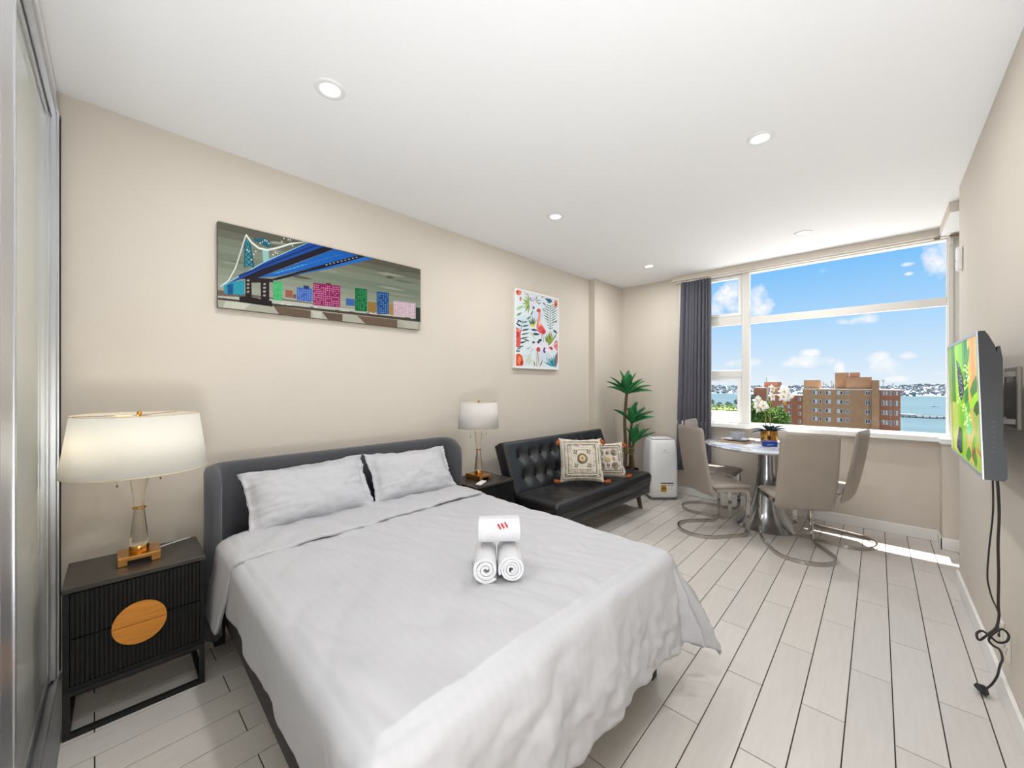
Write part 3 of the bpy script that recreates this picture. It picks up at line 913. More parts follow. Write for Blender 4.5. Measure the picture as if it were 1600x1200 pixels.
LEAF_PRINT = [
[216,226,232,0,1000,1000,1000,1000,0,0,0],
[203,218,230,336,598,325,530,200,496,90,495,32,533,31,598,76,653,200,691,293,649],
[205,216,232,636,717,583,646,498,616,387,613,297,653,328,713,380,759,494,788,577,774],
[207,215,230,815,172,781,106,691,81,570,79,478,127,518,188,562,231,688,253,777,228],
[213,222,222,380,108,326,61,247,21,166,28,95,70,92,123,156,165,249,187,320,159],
[49,71,55,819,549,808,901,797,900,808,548],
[49,71,55,814,559,798,571,774,575,750,575,765,566,785,559],
[88,122,72,814,559,842,564,862,575,876,587,853,582,829,574],
[88,122,72,812,595,781,610,742,617,705,621,733,609,768,598],
[115,149,92,812,595,857,607,892,625,920,642,883,631,843,616],
[115,149,92,811,630,767,648,714,659,667,665,706,650,754,637],
[57,84,63,811,630,869,648,917,672,957,695,908,679,855,657],
[57,84,63,810,666,756,686,694,698,639,706,685,690,743,674],
[49,71,55,810,666,877,688,936,717,984,743,927,723,864,697],
[49,71,55,809,701,749,722,681,736,621,745,672,727,736,710],
[88,122,72,809,701,882,726,947,758,1000,787,938,764,869,735],
[88,122,72,808,736,746,758,676,771,615,780,667,763,733,746],
[115,149,92,808,736,883,762,950,795,1000,826,940,802,869,772],
[115,149,92,807,771,747,792,680,805,620,813,671,796,734,780],
[57,84,63,807,771,879,797,944,828,997,858,934,835,866,806],
[57,84,63,806,806,752,825,691,837,637,843,683,828,740,813],
[49,71,55,806,806,872,829,930,858,977,885,920,864,858,838],
[49,71,55,805,841,762,858,711,867,665,871,702,858,749,846],
[88,122,72,805,841,860,859,908,884,945,907,898,890,847,868],
[88,122,72,804,876,774,890,736,896,701,898,727,887,761,878],
[115,149,92,804,876,846,888,880,906,906,924,870,913,832,897],
[36,49,51,31,181,163,625,153,625,22,181],
[36,49,51,31,198,20,214,0,218,0,217,0,204,0,195],
[53,74,63,31,198,61,192,84,200,103,211,79,214,52,213],
[53,74,63,48,253,19,275,0,283,0,287,0,270,0,255],
[80,101,84,48,253,97,251,142,263,179,278,136,278,89,272],
[80,101,84,64,308,22,334,0,346,0,353,0,333,2,314],
[36,49,51,64,308,130,310,191,325,242,343,185,340,122,331],
[36,49,51,81,364,29,391,0,406,0,414,0,392,9,372],
[53,74,63,81,364,156,368,228,385,289,405,222,400,148,388],
[53,74,63,97,419,43,447,0,462,0,470,0,448,23,427],
[80,101,84,97,419,176,424,251,443,314,464,245,457,168,445],
[80,101,84,113,475,63,501,1,514,0,521,0,501,43,481],
[36,49,51,113,475,188,479,259,497,318,518,253,512,180,500],
[36,49,51,130,530,89,554,36,564,0,569,22,550,69,534],
[53,74,63,130,530,193,533,252,549,301,567,246,563,185,553],
[53,74,63,146,586,120,605,81,612,44,612,67,597,100,585],
[80,101,84,146,586,193,585,234,597,268,613,228,612,184,605],
[144,168,88,301,857,268,804,264,752,270,709,294,754,311,806],
[115,144,67,301,857,246,814,216,768,199,727,243,764,284,808],
[168,188,115,301,857,234,834,186,802,150,771,204,791,261,819],
[144,168,88,301,857,240,859,181,847,131,831,182,831,242,836],
[115,144,67,301,857,258,882,200,893,146,897,184,877,234,860],
[168,188,115,301,857,281,899,237,931,192,954,211,920,243,883],
[144,168,88,301,857,307,909,287,956,260,993,257,949,265,900],
[55,82,80,378,546,355,589,313,624,270,651,292,616,325,577],
[144,153,67,378,546,375,595,350,640,321,676,327,634,342,588],
[80,115,76,378,546,394,602,386,656,373,701,363,653,359,599],
[55,82,80,378,546,412,595,423,644,425,686,399,644,378,595],
[144,153,67,378,546,429,587,459,632,478,671,437,635,398,592],
[211,196,57,422,572,411,554,387,546,359,547,343,557,332,573,356,587,386,590,410,585],
[128,144,49,756,311,742,368,701,419,658,460,673,412,701,358],
[92,119,51,756,311,760,377,735,438,705,489,705,434,717,370],
[153,168,80,756,311,777,385,769,457,753,518,738,455,733,382],
[128,144,49,756,311,794,394,803,477,801,548,772,476,750,393],
[92,119,51,756,311,810,384,836,460,850,526,806,462,767,387],
[153,168,80,756,311,826,375,870,443,899,504,841,448,785,381],
[128,144,49,756,311,842,365,904,426,949,482,877,433,804,375],
[57,144,163,926,20,834,56,730,73,638,82,715,55,812,29],
[92,170,182,926,20,863,69,778,103,698,127,753,88,827,47],
[36,105,134,926,20,889,74,824,116,759,148,793,104,844,57],
[57,144,163,926,20,915,79,870,129,821,170,835,121,863,67],
[92,170,182,926,20,938,83,915,142,884,192,877,138,884,78],
[36,105,134,926,20,961,88,960,156,947,214,922,156,906,88],
[222,120,96,125,979,119,955,75,935,36,933,3,950,6,976,32,1000,75,1000,108,1000],
[205,105,76,127,897,119,876,107,866,91,862,85,881,84,903,94,921,108,922,119,919],
[192,67,57,64,976,53,962,41,954,23,952,15,962,14,976,24,990,41,992,56,988],
[61,115,144,853,964,838,942,795,924,750,920,731,938,716,958,749,981,796,989,835,981],
[44,88,117,656,979,710,953,782,946,851,947,801,967,737,982],
[216,132,107,996,941,986,902,953,868,921,880,896,907,894,948,922,981,952,994,985,981],
[144,57,48,974,927,971,912,957,900,944,900,932,913,935,931,943,944,957,949,970,942],
[216,211,228,451,930,425,908,384,887,339,888,296,899,305,923,334,944,383,953,418,947],
[107,80,144,348,926,346,911,334,905,319,904,312,914,314,928,319,941,333,945,348,938],
[115,88,153,423,814,415,797,398,791,379,788,368,800,369,815,381,829,398,838,417,828],
[107,120,67,450,919,500,919,550,927,594,937,550,936,500,932],
[107,120,67,450,919,467,898,497,883,527,873,511,890,486,908],
[107,120,67,450,919,419,897,401,873,391,852,416,871,440,894],
[107,120,67,450,919,400,916,352,905,312,892,354,896,403,903],
[107,120,67,450,919,426,938,392,950,359,957,380,942,409,927],
[107,120,67,450,919,475,942,486,966,490,988,470,967,453,944],
[159,197,144,6,737,68,745,109,771,137,800,85,790,34,772],
[159,197,144,14,658,77,666,118,692,145,720,94,711,43,693],
[159,197,144,43,751,106,760,147,786,175,815,123,805,72,787],
[57,105,115,14,664,63,677,104,698,136,719,94,706,50,689],
[226,144,128,480,790,521,811,573,800,560,720,544,640,615,589,683,538,679,480,594,462,511,501,466,565,474,633,511,715,511,760],
[188,80,59,560,793,554,774,523,765,490,763,468,773,468,792,493,808,522,815,556,811],
[213,88,88,661,536,630,494,588,480,537,479,497,505,509,544,532,568,589,587,626,569],
[197,57,67,696,507,675,486,647,470,606,472,580,487,585,510,607,531,647,535,680,528],
[220,124,115,519,570,515,543,499,521,481,524,463,550,468,578,481,603,499,614,520,596],
[236,188,176,568,619,560,594,546,580,530,581,517,603,517,628,530,645,546,653,563,640],
[115,96,105,609,474,631,361,643,362,622,476],
[115,96,105,585,467,581,369,591,370,595,468],
[213,94,92,12,493,77,503,118,480,99,435,110,360,97,283,56,248,11,256],
[192,57,63,78,423,73,393,53,379,31,384,21,402,17,434,33,451,54,463,73,449],
[230,144,130,103,479,94,463,73,455,46,457,28,465,32,482,49,498,72,498,93,495],
[216,80,55,9,159,74,173,140,143,168,66,129,20,8,8],
[230,134,86,116,86,108,52,88,32,60,36,43,62,45,100,62,131,88,142,112,125],
[188,51,38,165,49,159,28,136,15,108,16,98,36,90,58,111,72,137,81,163,72],
[67,86,105,328,509,388,493,453,499,511,512,458,523,395,527],
[49,76,88,368,456,428,438,493,444,552,459,499,472,436,476],
[182,197,163,308,490,339,445,393,410,449,383,419,422,375,462],
[57,49,72,541,350,539,336,512,327,490,329,475,338,476,352,489,365,514,369,538,361],
[86,76,86,430,343,421,329,403,324,383,326,364,333,365,344,382,354,403,358,425,354],
[57,72,96,599,382,583,368,561,360,529,359,511,369,511,383,530,396,560,400,587,393],
[224,220,234,763,323,725,283,675,269,617,264,559,294,579,330,610,354,673,367,745,359],
[228,226,236,552,299,536,269,483,253,423,246,391,272,388,305,427,327,484,343,534,324],
[197,71,78,557,253,553,227,520,217,483,220,458,235,465,259,487,280,518,284,544,277],
[99,71,124,695,249,687,225,665,206,641,210,624,233,628,257,639,278,665,290,687,271],
[178,48,57,873,282,860,264,821,255,780,256,762,266,764,285,782,302,820,307,854,299],
[230,226,236,831,256,804,232,758,223,706,226,668,238,666,258,706,274,757,284,804,276],
[220,134,134,878,330,934,404,1000,403,997,252,942,274],
[240,211,211,892,339,994,369,988,376,886,346],
[197,86,96,903,303,994,320,990,328,899,311],
[144,105,111,993,252,935,167,930,82,945,8,988,81,1000,166],
[86,76,105,876,554,892,522,939,509,990,504,972,529,939,551],
[92,124,86,231,632,284,648,322,673,349,698,304,683,259,662],
[57,80,69,171,364,213,350,263,348,308,351,270,362,223,370],
[67,105,105,409,604,369,613,327,611,289,604,323,598,364,595],
[115,144,76,877,413,928,439,954,472,967,502,926,478,889,448],
[163,188,144,228,235,277,241,317,257,347,276,306,269,262,258],
[96,124,92,329,696,367,723,383,753,389,780,360,756,334,727],
[67,86,96,614,917,632,895,666,881,699,871,682,889,655,908],
[86,105,115,668,788,656,810,631,826,604,837,616,819,634,801],
[57,67,86,40,560,62,583,64,606,60,626,44,606,33,583],
[163,192,182,702,167,707,134,736,108,768,87,761,115,743,144],
[115,172,182,835,113,776,104,733,83,703,61,751,70,801,85],
[192,153,144,176,970,214,963,255,967,291,975,258,979,219,980],
[168,188,115,252,872,204,864,166,845,137,826,176,835,219,848],
[144,124,86,573,968,612,978,638,995,656,1000,624,1000,592,989],
[105,115,76,511,871,543,881,561,897,573,912,547,903,522,890],
[67,96,76,920,652,958,666,977,686,987,705,957,692,929,675],
[192,197,182,408,268,360,247,328,220,307,195,345,213,385,237],
[134,153,67,788,442,756,405,746,366,745,333,770,365,790,403],
[182,197,172,266,36,312,56,344,82,367,107,329,89,290,65],
[38,51,53,36,225,69,228,94,239,112,251,85,248,57,241],
[216,209,228,409,941,394,916,360,907,334,920,338,943,361,959,396,961],
[216,209,228,464,899,442,874,411,865,386,879,386,901,411,919,443,918],
[216,209,228,404,858,381,838,350,829,323,837,328,860,351,874,384,876],
[216,209,228,464,965,454,944,420,931,398,946,398,968,421,987,453,982],
[213,182,157,463,225,452,13,485,13,496,227],
[115,134,80,488,226,525,14,538,15,500,227],
[115,134,80,553,16,591,48,608,84,616,117,586,88,559,53],
[197,209,192,227,46,305,95,336,154,347,208,285,164,232,110],
[144,153,105,427,12,435,44,419,73,397,97,394,70,399,39]]
SCREEN_PRINT = [
[130,170,20,0,1000,1000,1000,1000,0,0,0],
[120,150,10,0,1000,180,1000,184,353,0,316],
[70,130,8,130,1000,344,1000,343,363,108,325],
[150,200,20,276,1000,494,1000,488,373,250,336],
[120,190,20,432,1000,574,1000,566,379,403,347],
[90,150,30,555,1000,759,1000,745,391,524,356],
[40,120,30,613,1000,706,1000,693,387,581,360],
[190,180,60,724,1000,827,1000,811,395,690,368],
[226,160,60,776,1000,955,1000,935,404,742,372],
[240,140,80,844,1000,908,1000,890,401,808,377],
[180,170,90,939,1000,1000,1000,982,407,903,384],
[160,170,40,0,454,184,483,147,8,0,21],
[176,190,90,107,459,343,488,303,8,87,21],
[140,190,30,317,467,566,496,522,7,292,20],
[150,170,60,525,475,1000,511,1000,7,494,19],
[190,170,90,637,479,876,506,828,7,604,18],
[110,180,20,403,470,528,494,485,7,376,20],
[50,110,8,133,604,242,725,270,845,267,950,185,852,118,730],
[60,140,40,612,769,743,824,781,888,785,946,687,902,603,842],
[60,120,20,799,521,943,586,963,653,939,712,832,661,750,594],
[150,210,30,737,446,911,496,975,553,996,603,869,565,750,512],
[50,90,14,905,402,1000,449,991,490,940,525,865,486,824,441],
[150,170,80,1000,242,1000,326,935,393,810,449,808,374,855,294],
[70,170,60,658,385,735,435,722,480,680,518,623,476,592,428],
[110,190,110,751,227,786,314,691,381,556,437,541,360,580,279],
[120,200,140,560,233,680,249,736,275,763,301,674,288,587,267],
[50,130,20,612,2,714,65,702,108,653,140,577,89,534,35],
[120,80,30,798,19,856,98,832,162,782,213,740,146,726,74],
[170,90,50,989,105,970,134,922,155,869,171,890,147,926,121],
[100,160,40,767,120,840,177,850,225,837,264,783,218,743,166],
[60,130,20,826,0,875,54,863,97,832,131,796,85,780,35],
[220,240,160,660,796,637,788,608,793,609,804,642,807],
[160,210,50,701,786,679,777,653,782,656,794,682,796],
[160,210,50,741,777,721,769,697,773,696,785,725,788],
[190,225,90,714,771,699,763,673,767,670,780,701,782],
[190,225,90,615,769,594,761,566,765,570,778,599,782],
[240,250,190,669,759,650,749,623,756,623,768,654,769],
[160,210,50,627,754,606,746,575,750,577,762,609,766],
[220,240,160,697,744,679,734,654,740,652,751,683,756],
[220,240,160,715,736,695,726,667,732,670,744,698,747],
[190,225,90,810,725,795,716,770,721,771,733,798,736],
[160,210,50,792,719,771,711,743,715,745,727,773,731],
[160,210,50,769,713,751,704,723,708,726,721,753,724],
[240,250,190,695,708,678,700,649,705,652,716,680,719],
[240,250,190,753,700,731,690,706,694,708,707,736,710],
[220,240,160,770,692,751,682,723,687,726,699,754,703],
[240,250,190,751,686,734,676,705,680,707,692,737,695],
[240,250,190,725,680,706,671,676,674,683,687,708,691],
[220,240,160,646,674,623,664,596,669,600,681,626,684],
[190,225,90,733,665,716,657,686,661,690,673,719,675],
[190,225,90,612,661,595,651,566,655,568,667,596,670],
[190,225,90,592,654,574,645,544,648,547,660,579,663],
[160,210,50,631,646,608,635,581,641,581,654,611,656],
[160,210,50,714,638,696,628,666,633,671,645,699,647],
[190,225,90,702,631,682,620,657,626,655,638,687,641],
[160,210,50,527,625,509,616,480,620,481,632,514,635],
[190,225,90,674,617,653,607,624,612,625,623,657,628],
[220,240,160,626,610,607,601,579,604,578,616,610,621],
[190,225,90,629,603,606,592,577,598,582,609,610,612],
[160,210,50,548,596,529,585,502,589,502,601,533,606],
[240,250,190,536,588,518,579,489,582,492,595,522,599],
[220,240,160,479,581,456,571,425,574,424,586,459,590],
[220,240,160,487,573,466,562,435,565,436,579,468,582],
[190,225,90,441,565,415,555,385,558,384,570,419,575],
[240,250,190,476,558,453,546,421,550,424,563,457,567],
[220,240,160,387,549,368,538,336,542,339,555,371,559],
[160,210,50,446,543,420,531,392,534,394,548,425,554],
[190,225,90,438,535,415,523,381,527,387,541,419,545],
[160,210,50,495,529,473,518,439,521,441,534,475,538],
[240,250,190,443,520,417,510,385,512,386,525,422,531],
[160,210,50,388,511,368,501,338,503,339,517,373,520],
[190,225,90,498,506,477,494,448,498,451,512,482,515],
[190,225,90,494,499,471,488,435,491,440,504,474,509],
[240,250,190,372,487,345,476,314,479,311,491,349,497],
[240,250,190,354,479,336,466,297,470,302,485,340,489],
[160,210,50,372,472,353,461,316,463,322,478,357,483],
[240,250,190,566,472,549,461,517,463,524,477,551,482],
[190,225,90,488,461,467,449,437,453,440,466,472,472],
[160,210,50,597,459,576,446,546,451,551,464,580,469],
[220,240,160,551,449,527,438,497,441,498,453,531,460],
[240,250,190,636,446,620,436,594,438,592,450,623,457],
[160,210,50,634,439,617,429,587,430,591,444,620,448],
[240,250,190,635,432,611,420,584,423,583,435,615,441],
[220,240,160,542,420,519,407,489,411,487,424,522,429],
[160,210,50,642,418,622,409,590,410,592,421,624,427],
[160,210,50,661,412,642,400,615,403,613,415,644,420],
[160,210,50,699,408,683,398,657,399,659,412,686,415],
[220,240,160,635,397,620,387,588,387,596,401,622,407],
[220,240,160,738,396,723,387,695,388,698,399,725,404],
[160,210,50,765,391,747,381,719,382,720,394,749,400],
[220,240,160,675,378,652,367,624,369,625,380,657,387],
[160,210,50,642,369,625,357,597,359,603,372,630,378],
[220,240,160,673,364,655,353,628,354,626,368,657,372],
[220,240,160,772,365,752,353,726,355,731,367,756,372],
[190,225,90,748,356,731,346,706,348,709,360,735,366],
[240,250,190,651,341,634,330,608,331,610,345,637,351],
[190,225,90,593,330,571,317,546,319,545,332,576,339],
[240,250,190,619,325,599,312,569,314,571,327,602,334],
[190,225,90,612,317,591,305,566,307,566,319,597,327],
[240,250,190,584,307,561,296,532,297,534,308,563,316],
[240,250,190,674,308,656,296,629,299,629,311,659,317],
[28,22,30,343,866,422,821,521,734,582,633,566,584,480,491,406,532,383,645,360,761],
[190,200,210,437,809,426,803,412,806,413,813,427,815],
[150,190,215,507,572,496,566,481,568,484,575,497,577],
[120,160,190,496,624,488,618,474,621,475,628,490,629],
[150,190,215,504,715,495,710,481,713,482,720,498,722],
[200,170,160,450,812,439,808,424,810,427,817,441,819],
[150,190,215,549,587,540,581,526,583,527,590,542,592],
[150,190,215,493,687,482,681,468,685,467,692,484,693],
[120,160,190,436,792,428,787,414,790,416,797,430,799],
[120,160,190,463,667,452,662,436,664,440,671,454,672],
[120,160,190,422,631,411,625,398,627,397,635,414,637],
[150,190,215,403,804,393,798,378,802,381,809,394,810],
[120,160,190,392,777,380,773,364,776,365,782,382,784],
[150,190,215,489,611,479,606,466,608,465,615,480,616],
[120,160,190,513,586,506,580,493,582,493,590,508,592],
[190,200,210,466,571,456,564,443,567,444,574,458,577],
[120,160,190,507,531,496,524,482,527,483,534,498,537],
[120,160,190,535,540,528,534,515,536,514,543,529,545],
[150,190,215,379,680,370,674,355,677,356,683,373,686],
[190,200,210,523,650,513,645,498,646,500,654,514,656],
[120,160,190,552,574,542,568,528,570,529,577,543,579],
[190,200,210,522,685,511,679,496,682,499,689,512,692],
[120,160,190,462,664,450,659,438,661,438,668,453,669],
[120,160,190,382,709,372,704,356,707,360,713,374,715],
[150,190,215,488,708,478,703,464,705,465,712,480,713],
[150,190,215,500,540,490,534,476,536,479,544,492,545],
[120,160,190,541,601,530,596,516,597,519,604,532,607],
[190,200,210,467,532,457,526,442,528,442,535,459,538],
[200,170,160,393,684,382,678,367,681,367,688,384,690],
[120,160,190,498,656,487,651,472,652,474,660,489,662],
[200,170,160,458,719,449,714,435,716,435,723,450,725],
[120,160,190,394,828,383,823,367,827,369,834,386,834],
[120,160,190,463,633,455,628,442,630,442,637,456,639],
[150,190,215,455,683,445,676,431,679,431,686,447,689],
[190,200,210,390,771,380,765,364,769,366,776,383,778],
[24,22,40,359,261,440,254,418,31,335,22,237,53,271,147],
[70,90,150,393,154,380,145,363,144,364,155,383,160],
[70,90,150,344,91,333,80,312,82,313,92,335,100],
[70,90,150,298,49,286,38,266,38,271,51,289,58],
[70,90,150,372,109,360,99,342,99,344,110,364,116],
[70,90,150,318,148,302,137,282,138,287,149,307,156],
[70,90,150,327,94,313,83,295,84,297,96,317,101],
[70,90,150,317,174,301,162,283,165,283,175,305,182],
[70,90,150,393,81,380,70,363,71,365,83,383,88],
[70,90,150,399,91,383,78,366,80,368,91,387,98],
[70,90,150,394,129,382,117,366,120,366,130,387,137]]

# ================================================================== SETTING
WALLC = (211, 202, 190)
m_wall = mat('wall_paint', WALLC, rough=.85, var=.012, vscale=3, bump=.03, bscale=220)
m_ceil = mat('ceiling_paint', (244, 244, 245), rough=.9)
m_white = mat('white_gloss_paint', (240, 240, 238), rough=.45)
m_frame = mat('window_paint', (226, 223, 216), rough=.5)
m_tile = mat('tile_glaze', (208, 202, 196), rough=.36, var=.035, vscale=5, stretch=(9, 1, 1), objvar=.035, spec=.5)
m_grout = mat('grout', (58, 48, 43), rough=.9)
m_skirt = mat('skirting_paint', (238, 236, 232), rough=.5)

XR, YF, XN = .413, 5.126, .95       # right wall, far wall, niche end
YB = -2.4
# floor: grout bed plus tiles laid in half bond
fl = MB(); fl.b(-3.05, XN + .1, YB - .1, YF + .1, -.12, -.004)
floor = struct('floor', fl, m_grout)
TW, TL, GAP = .1469, .848, .0042
full = None
for i in range(-22, 8):
    x0 = .0482 + TW * i; x1 = x0 + TW
    if i <= -22 or x1 < -2.93 or x0 > XN: continue
    ph = 2.1235 if i % 2 == 0 else 1.701
    for k in range(-7, 6):
        y0 = ph + TL * k; y1 = y0 + TL
        cx0, cx1 = max(x0, -2.93), min(x1, XN); cy0, cy1 = max(y0, -.14 if x1 < -.75 else -.9), min(y1, YF)
        if x0 > XR + .02 and y1 < 4.05: continue
        if x0 > XR + .02: cy0 = max(cy0, 4.05)
        if cy1 - cy0 < .02 or cx1 - cx0 < .01: continue
        whole = abs(cx1 - cx0 - TW) < 1e-4 and abs(cy1 - cy0 - TL) < 1e-4
        if whole and full:
            o = full.copy(); C.objects.link(o)
        else:
            w, l = cx1 - cx0 - GAP, cy1 - cy0 - GAP
            tb = MB(); tb.box((0, 0, -.005), (w, l, .010), bevel=.0008)
            o = obj('tile', tb, m_tile, floor, 0)
            if whole: full = o
        o.parent = floor
        o.location = ((cx0 + cx1) / 2, (cy0 + cy1) / 2, 0)

# ceiling: falls a hair towards the window
cb = MB()
for y in (YB - .1, YF + .1):
    pass
cg = cb.grid(2, 2, lambda u, v: Vector((-3.05 + u * 4.1, YB - .1 + v * (YF + .2 - YB), ceil_z(YB - .1 + v * (YF + .2 - YB)))))
gt = cb.grid(2, 2, lambda u, v: Vector((-3.05 + u * 4.1, YB - .1 + v * (YF + .2 - YB), 3.0)))
for (a, b_) in (((0, 0), (1, 0)), ((1, 0), (1, 1)), ((1, 1), (0, 1)), ((0, 1), (0, 0))):
    cb.bm.faces.new((cg[a[0]][a[1]], cg[b_[0]][b_[1]], gt[b_[0]][b_[1]], gt[a[0]][a[1]]))
struct('ceiling', cb, m_ceil)

# bed wall with its shallow pier at the window end
def wall_prism(mb, pts, z0, z1): mb.prism([(p.x, p.y) for p in pts], z1 - z0, Matrix.Translation((0, 0, z0)))
wl = MB()
wall_prism(wl, [LW(0, -.62), LW(0, 4.431), LW(.09, 4.431), Vector((-2.657, YF + .1, 0)), Vector((-3.05, YF + .1, 0)), Vector((-3.05, -.62, 0))], -.1, 2.95)
struct('wall_left', wl, m_wall)
# window wall
WX0, WX1, WZ0, WZ1 = -1.86, .448, .925, 2.69
wf = MB()
wf.b(-2.66, WX0, YF, YF + .16, -.1, 2.9)
wf.b(WX0, XN + .1, YF, YF + .16, -.1, WZ0 - .03)
wf.b(WX0, XN + .1, YF, YF + .16, WZ1, 2.9)
wf.b(WX1 + .05, XN + .1, YF, YF + .16, WZ0 - .03, WZ1)
struct('wall_far', wf, m_wall)
# right wall and the niche behind its end
wr = MB()
wr.b(XR, XR + .12, YB, 4.10, -.1, 2.9)
wr.b(XR + .12, XN + .1, 4.0, 4.10, -.1, 2.9)
wr.b(XN, XN + .1, 4.10, YF + .1, -.1, 2.9)
struct('wall_right', wr, m_wall)
wb = MB()
wb.b(-.87, -.75, YB, -.72, -.1, 2.95); wb.b(-.87, XR + .12, YB - .1, YB, -.1, 2.95); wb.b(-3.05, -.75, -.86, -.74, -.1, 2.95)
struct('wall_back', wb, m_wall)
# header over the window and its return along the right wall
hd = MB(); hd.b(-1.912, .40, 5.02, YF, 2.69, 2.80); hd.b(.39, XN, 4.38, YF, 2.69, 2.80)
struct('trim_1', hd, m_wall)
hd = MB(); hd.b(.398, XN, 4.39, 5.04, 2.684, 2.6895); struct('trim_5', hd, m_ceil)
# low pier right of the window
pr = MB(); pr.b(.40, XN, 4.92, YF, 0, .895)
struct('trim_2', pr, m_wall)
# white post between window and niche with its sunk lines
ps = MB(); ps.b(WX1, .60, 5.06, YF + .10, WZ0, WZ1); ps.b(.462, .475, 5.052, 5.06, WZ0, WZ1 - .02); ps.b(.52, .53, 5.052, 5.06, WZ0, WZ1 - .02); ps.b(.60, XN, 5.10, YF, WZ0, WZ1)
struct('trim_3', ps, m_frame)
# skirtings
sk = MB(); sk.b(-2.65, .40, YF - .016, YF, 0, .10, .004); struct('baseboard_far', sk, m_skirt)
sk = MB(); sk.b(.385, XN, 4.904, 4.92, 0, .10, .004); sk.b(.384, .40, 4.904, YF - .016, 0, .10, .004); struct('baseboard_pier', sk, m_skirt)
sk = MB(); sk.b(XR - .016, XR, YB, 4.10, 0, .112, .004); struct('baseboard_right', sk, m_skirt)
sk = MB(); sk.prism([(p.x, p.y) for p in (LW(0, -.13), LW(0, 4.43), LW(.014, 4.43), LW(.014, -.13))], .09); struct('baseboard_left', sk, m_skirt)

# ------------------------------------------------------------------ window
m_pane = mat_glass('window_glass')
win = bpy.data.objects.new('window_1', None); C.objects.link(win); win['kind'] = 'structure'
def fr(name, x0, x1, z0, z1, y0=5.125, y1=5.185, m=None, bev=.003):
    b_ = MB(); b_.b(x0, x1, y0, y1, z0, z1, bev); return obj(name, b_, m or m_frame, win, 0)
MX0, MX1 = -1.150, -1.072
fr('mullion', MX0, MX1, WZ0, WZ1, 5.118, 5.19)
fr('frame_head', WX0, WX1, 2.672, WZ1)
fr('frame_jamb', WX0, WX0 + .04, WZ0, 2.672)
fr('frame_jamb', WX1 - .006, WX1 + .03, WZ0, 2.672)
fr('frame_bottom', WX0 + .04, MX0, WZ0, .945); fr('frame_bottom', MX1, WX1, WZ0, .957, 5.13, 5.185)
fr('transom', MX1, WX1 - .006, 2.092, 2.164)
fr('transom', WX0 + .04, MX0, 2.095, 2.195)
fr('glazing_bar', WX0 + .04, MX0, 1.488, 1.560)
# upper left light and lower left awning sash, each in its own thinner frame
def sash(x0, x1, z0, z1, w, y0, y1):
    s_ = MB()
    s_.b(x0, x0 + w, y0, y1, z0, z1); s_.b(x1 - w, x1, y0, y1, z0, z1); s_.b(x0 + w, x1 - w, y0, y1, z0, z0 + w); s_.b(x0 + w, x1 - w, y0, y1, z1 - w, z1)
    o = obj('sash', s_, m_white, win, 0)
    p_ = MB(); p_.b(x0 + w, x1 - w, (y0 + y1) / 2 - .002, (y0 + y1) / 2 + .002, z0 + w, z1 - w)
    obj('pane', p_, m_pane, o, 0); return o
sash(WX0 + .045, MX0 - .004, 2.20, 2.668, .034, 5.135, 5.18)
sash(WX0 + .045, MX0 - .004, .950, 1.484, .045, 5.14, 5.18)
for x0, x1, z0, z1 in ((WX0 + .04, MX0, 1.560, 2.095), (MX1, WX1 - .006, 2.164, 2.672), (MX1, WX1 - .006, .957, 2.092)):
    p_ = MB(); p_.b(x0, x1, 5.155, 5.159, z0, z1); obj('pane', p_, m_pane, win, 0)
hg = MB(); hg.tube([(-1.30, 5.12, .965), (-1.24, 5.085, .972), (-1.19, 5.095, .968)], .006, 6); hg.box((-1.28, 5.122, .962), (.07, .02, .02), .003)
obj('window_stay', hg, m_white, win)
sl = MB(); sl.b(WX0, .40, 5.035, 5.13, .892, .940, .005, 2); sl.b(.385, XN, 4.885, 5.13, .892, .940, .005, 2)
obj('window_sill', sl, m_white, win, 0)
# curtain rail end pieces under the header, right corner
rl = MB(); rl.b(-1.90, .44, 5.060, 5.085, 2.676, 2.689)
rail = obj('curtain_rail', rl, m_frame); tag(rail, 'thin painted curtain rail under the header above the window', 'rail')
bk = MB(); bk.b(.452, .474, 5.025, 5.05, 2.60, 2.689, .003); obj('bracket', bk, m_frame, rail, 0)
for q in ((.36, .395, 5.02, 5.05), (.45, .50, 4.99, 5.02)):
    bk = MB(); bk.b(*q, 2.66, 2.672); obj('slot_cap', bk, mat('rail_slot', (120, 100, 82), .6), rail, 0)

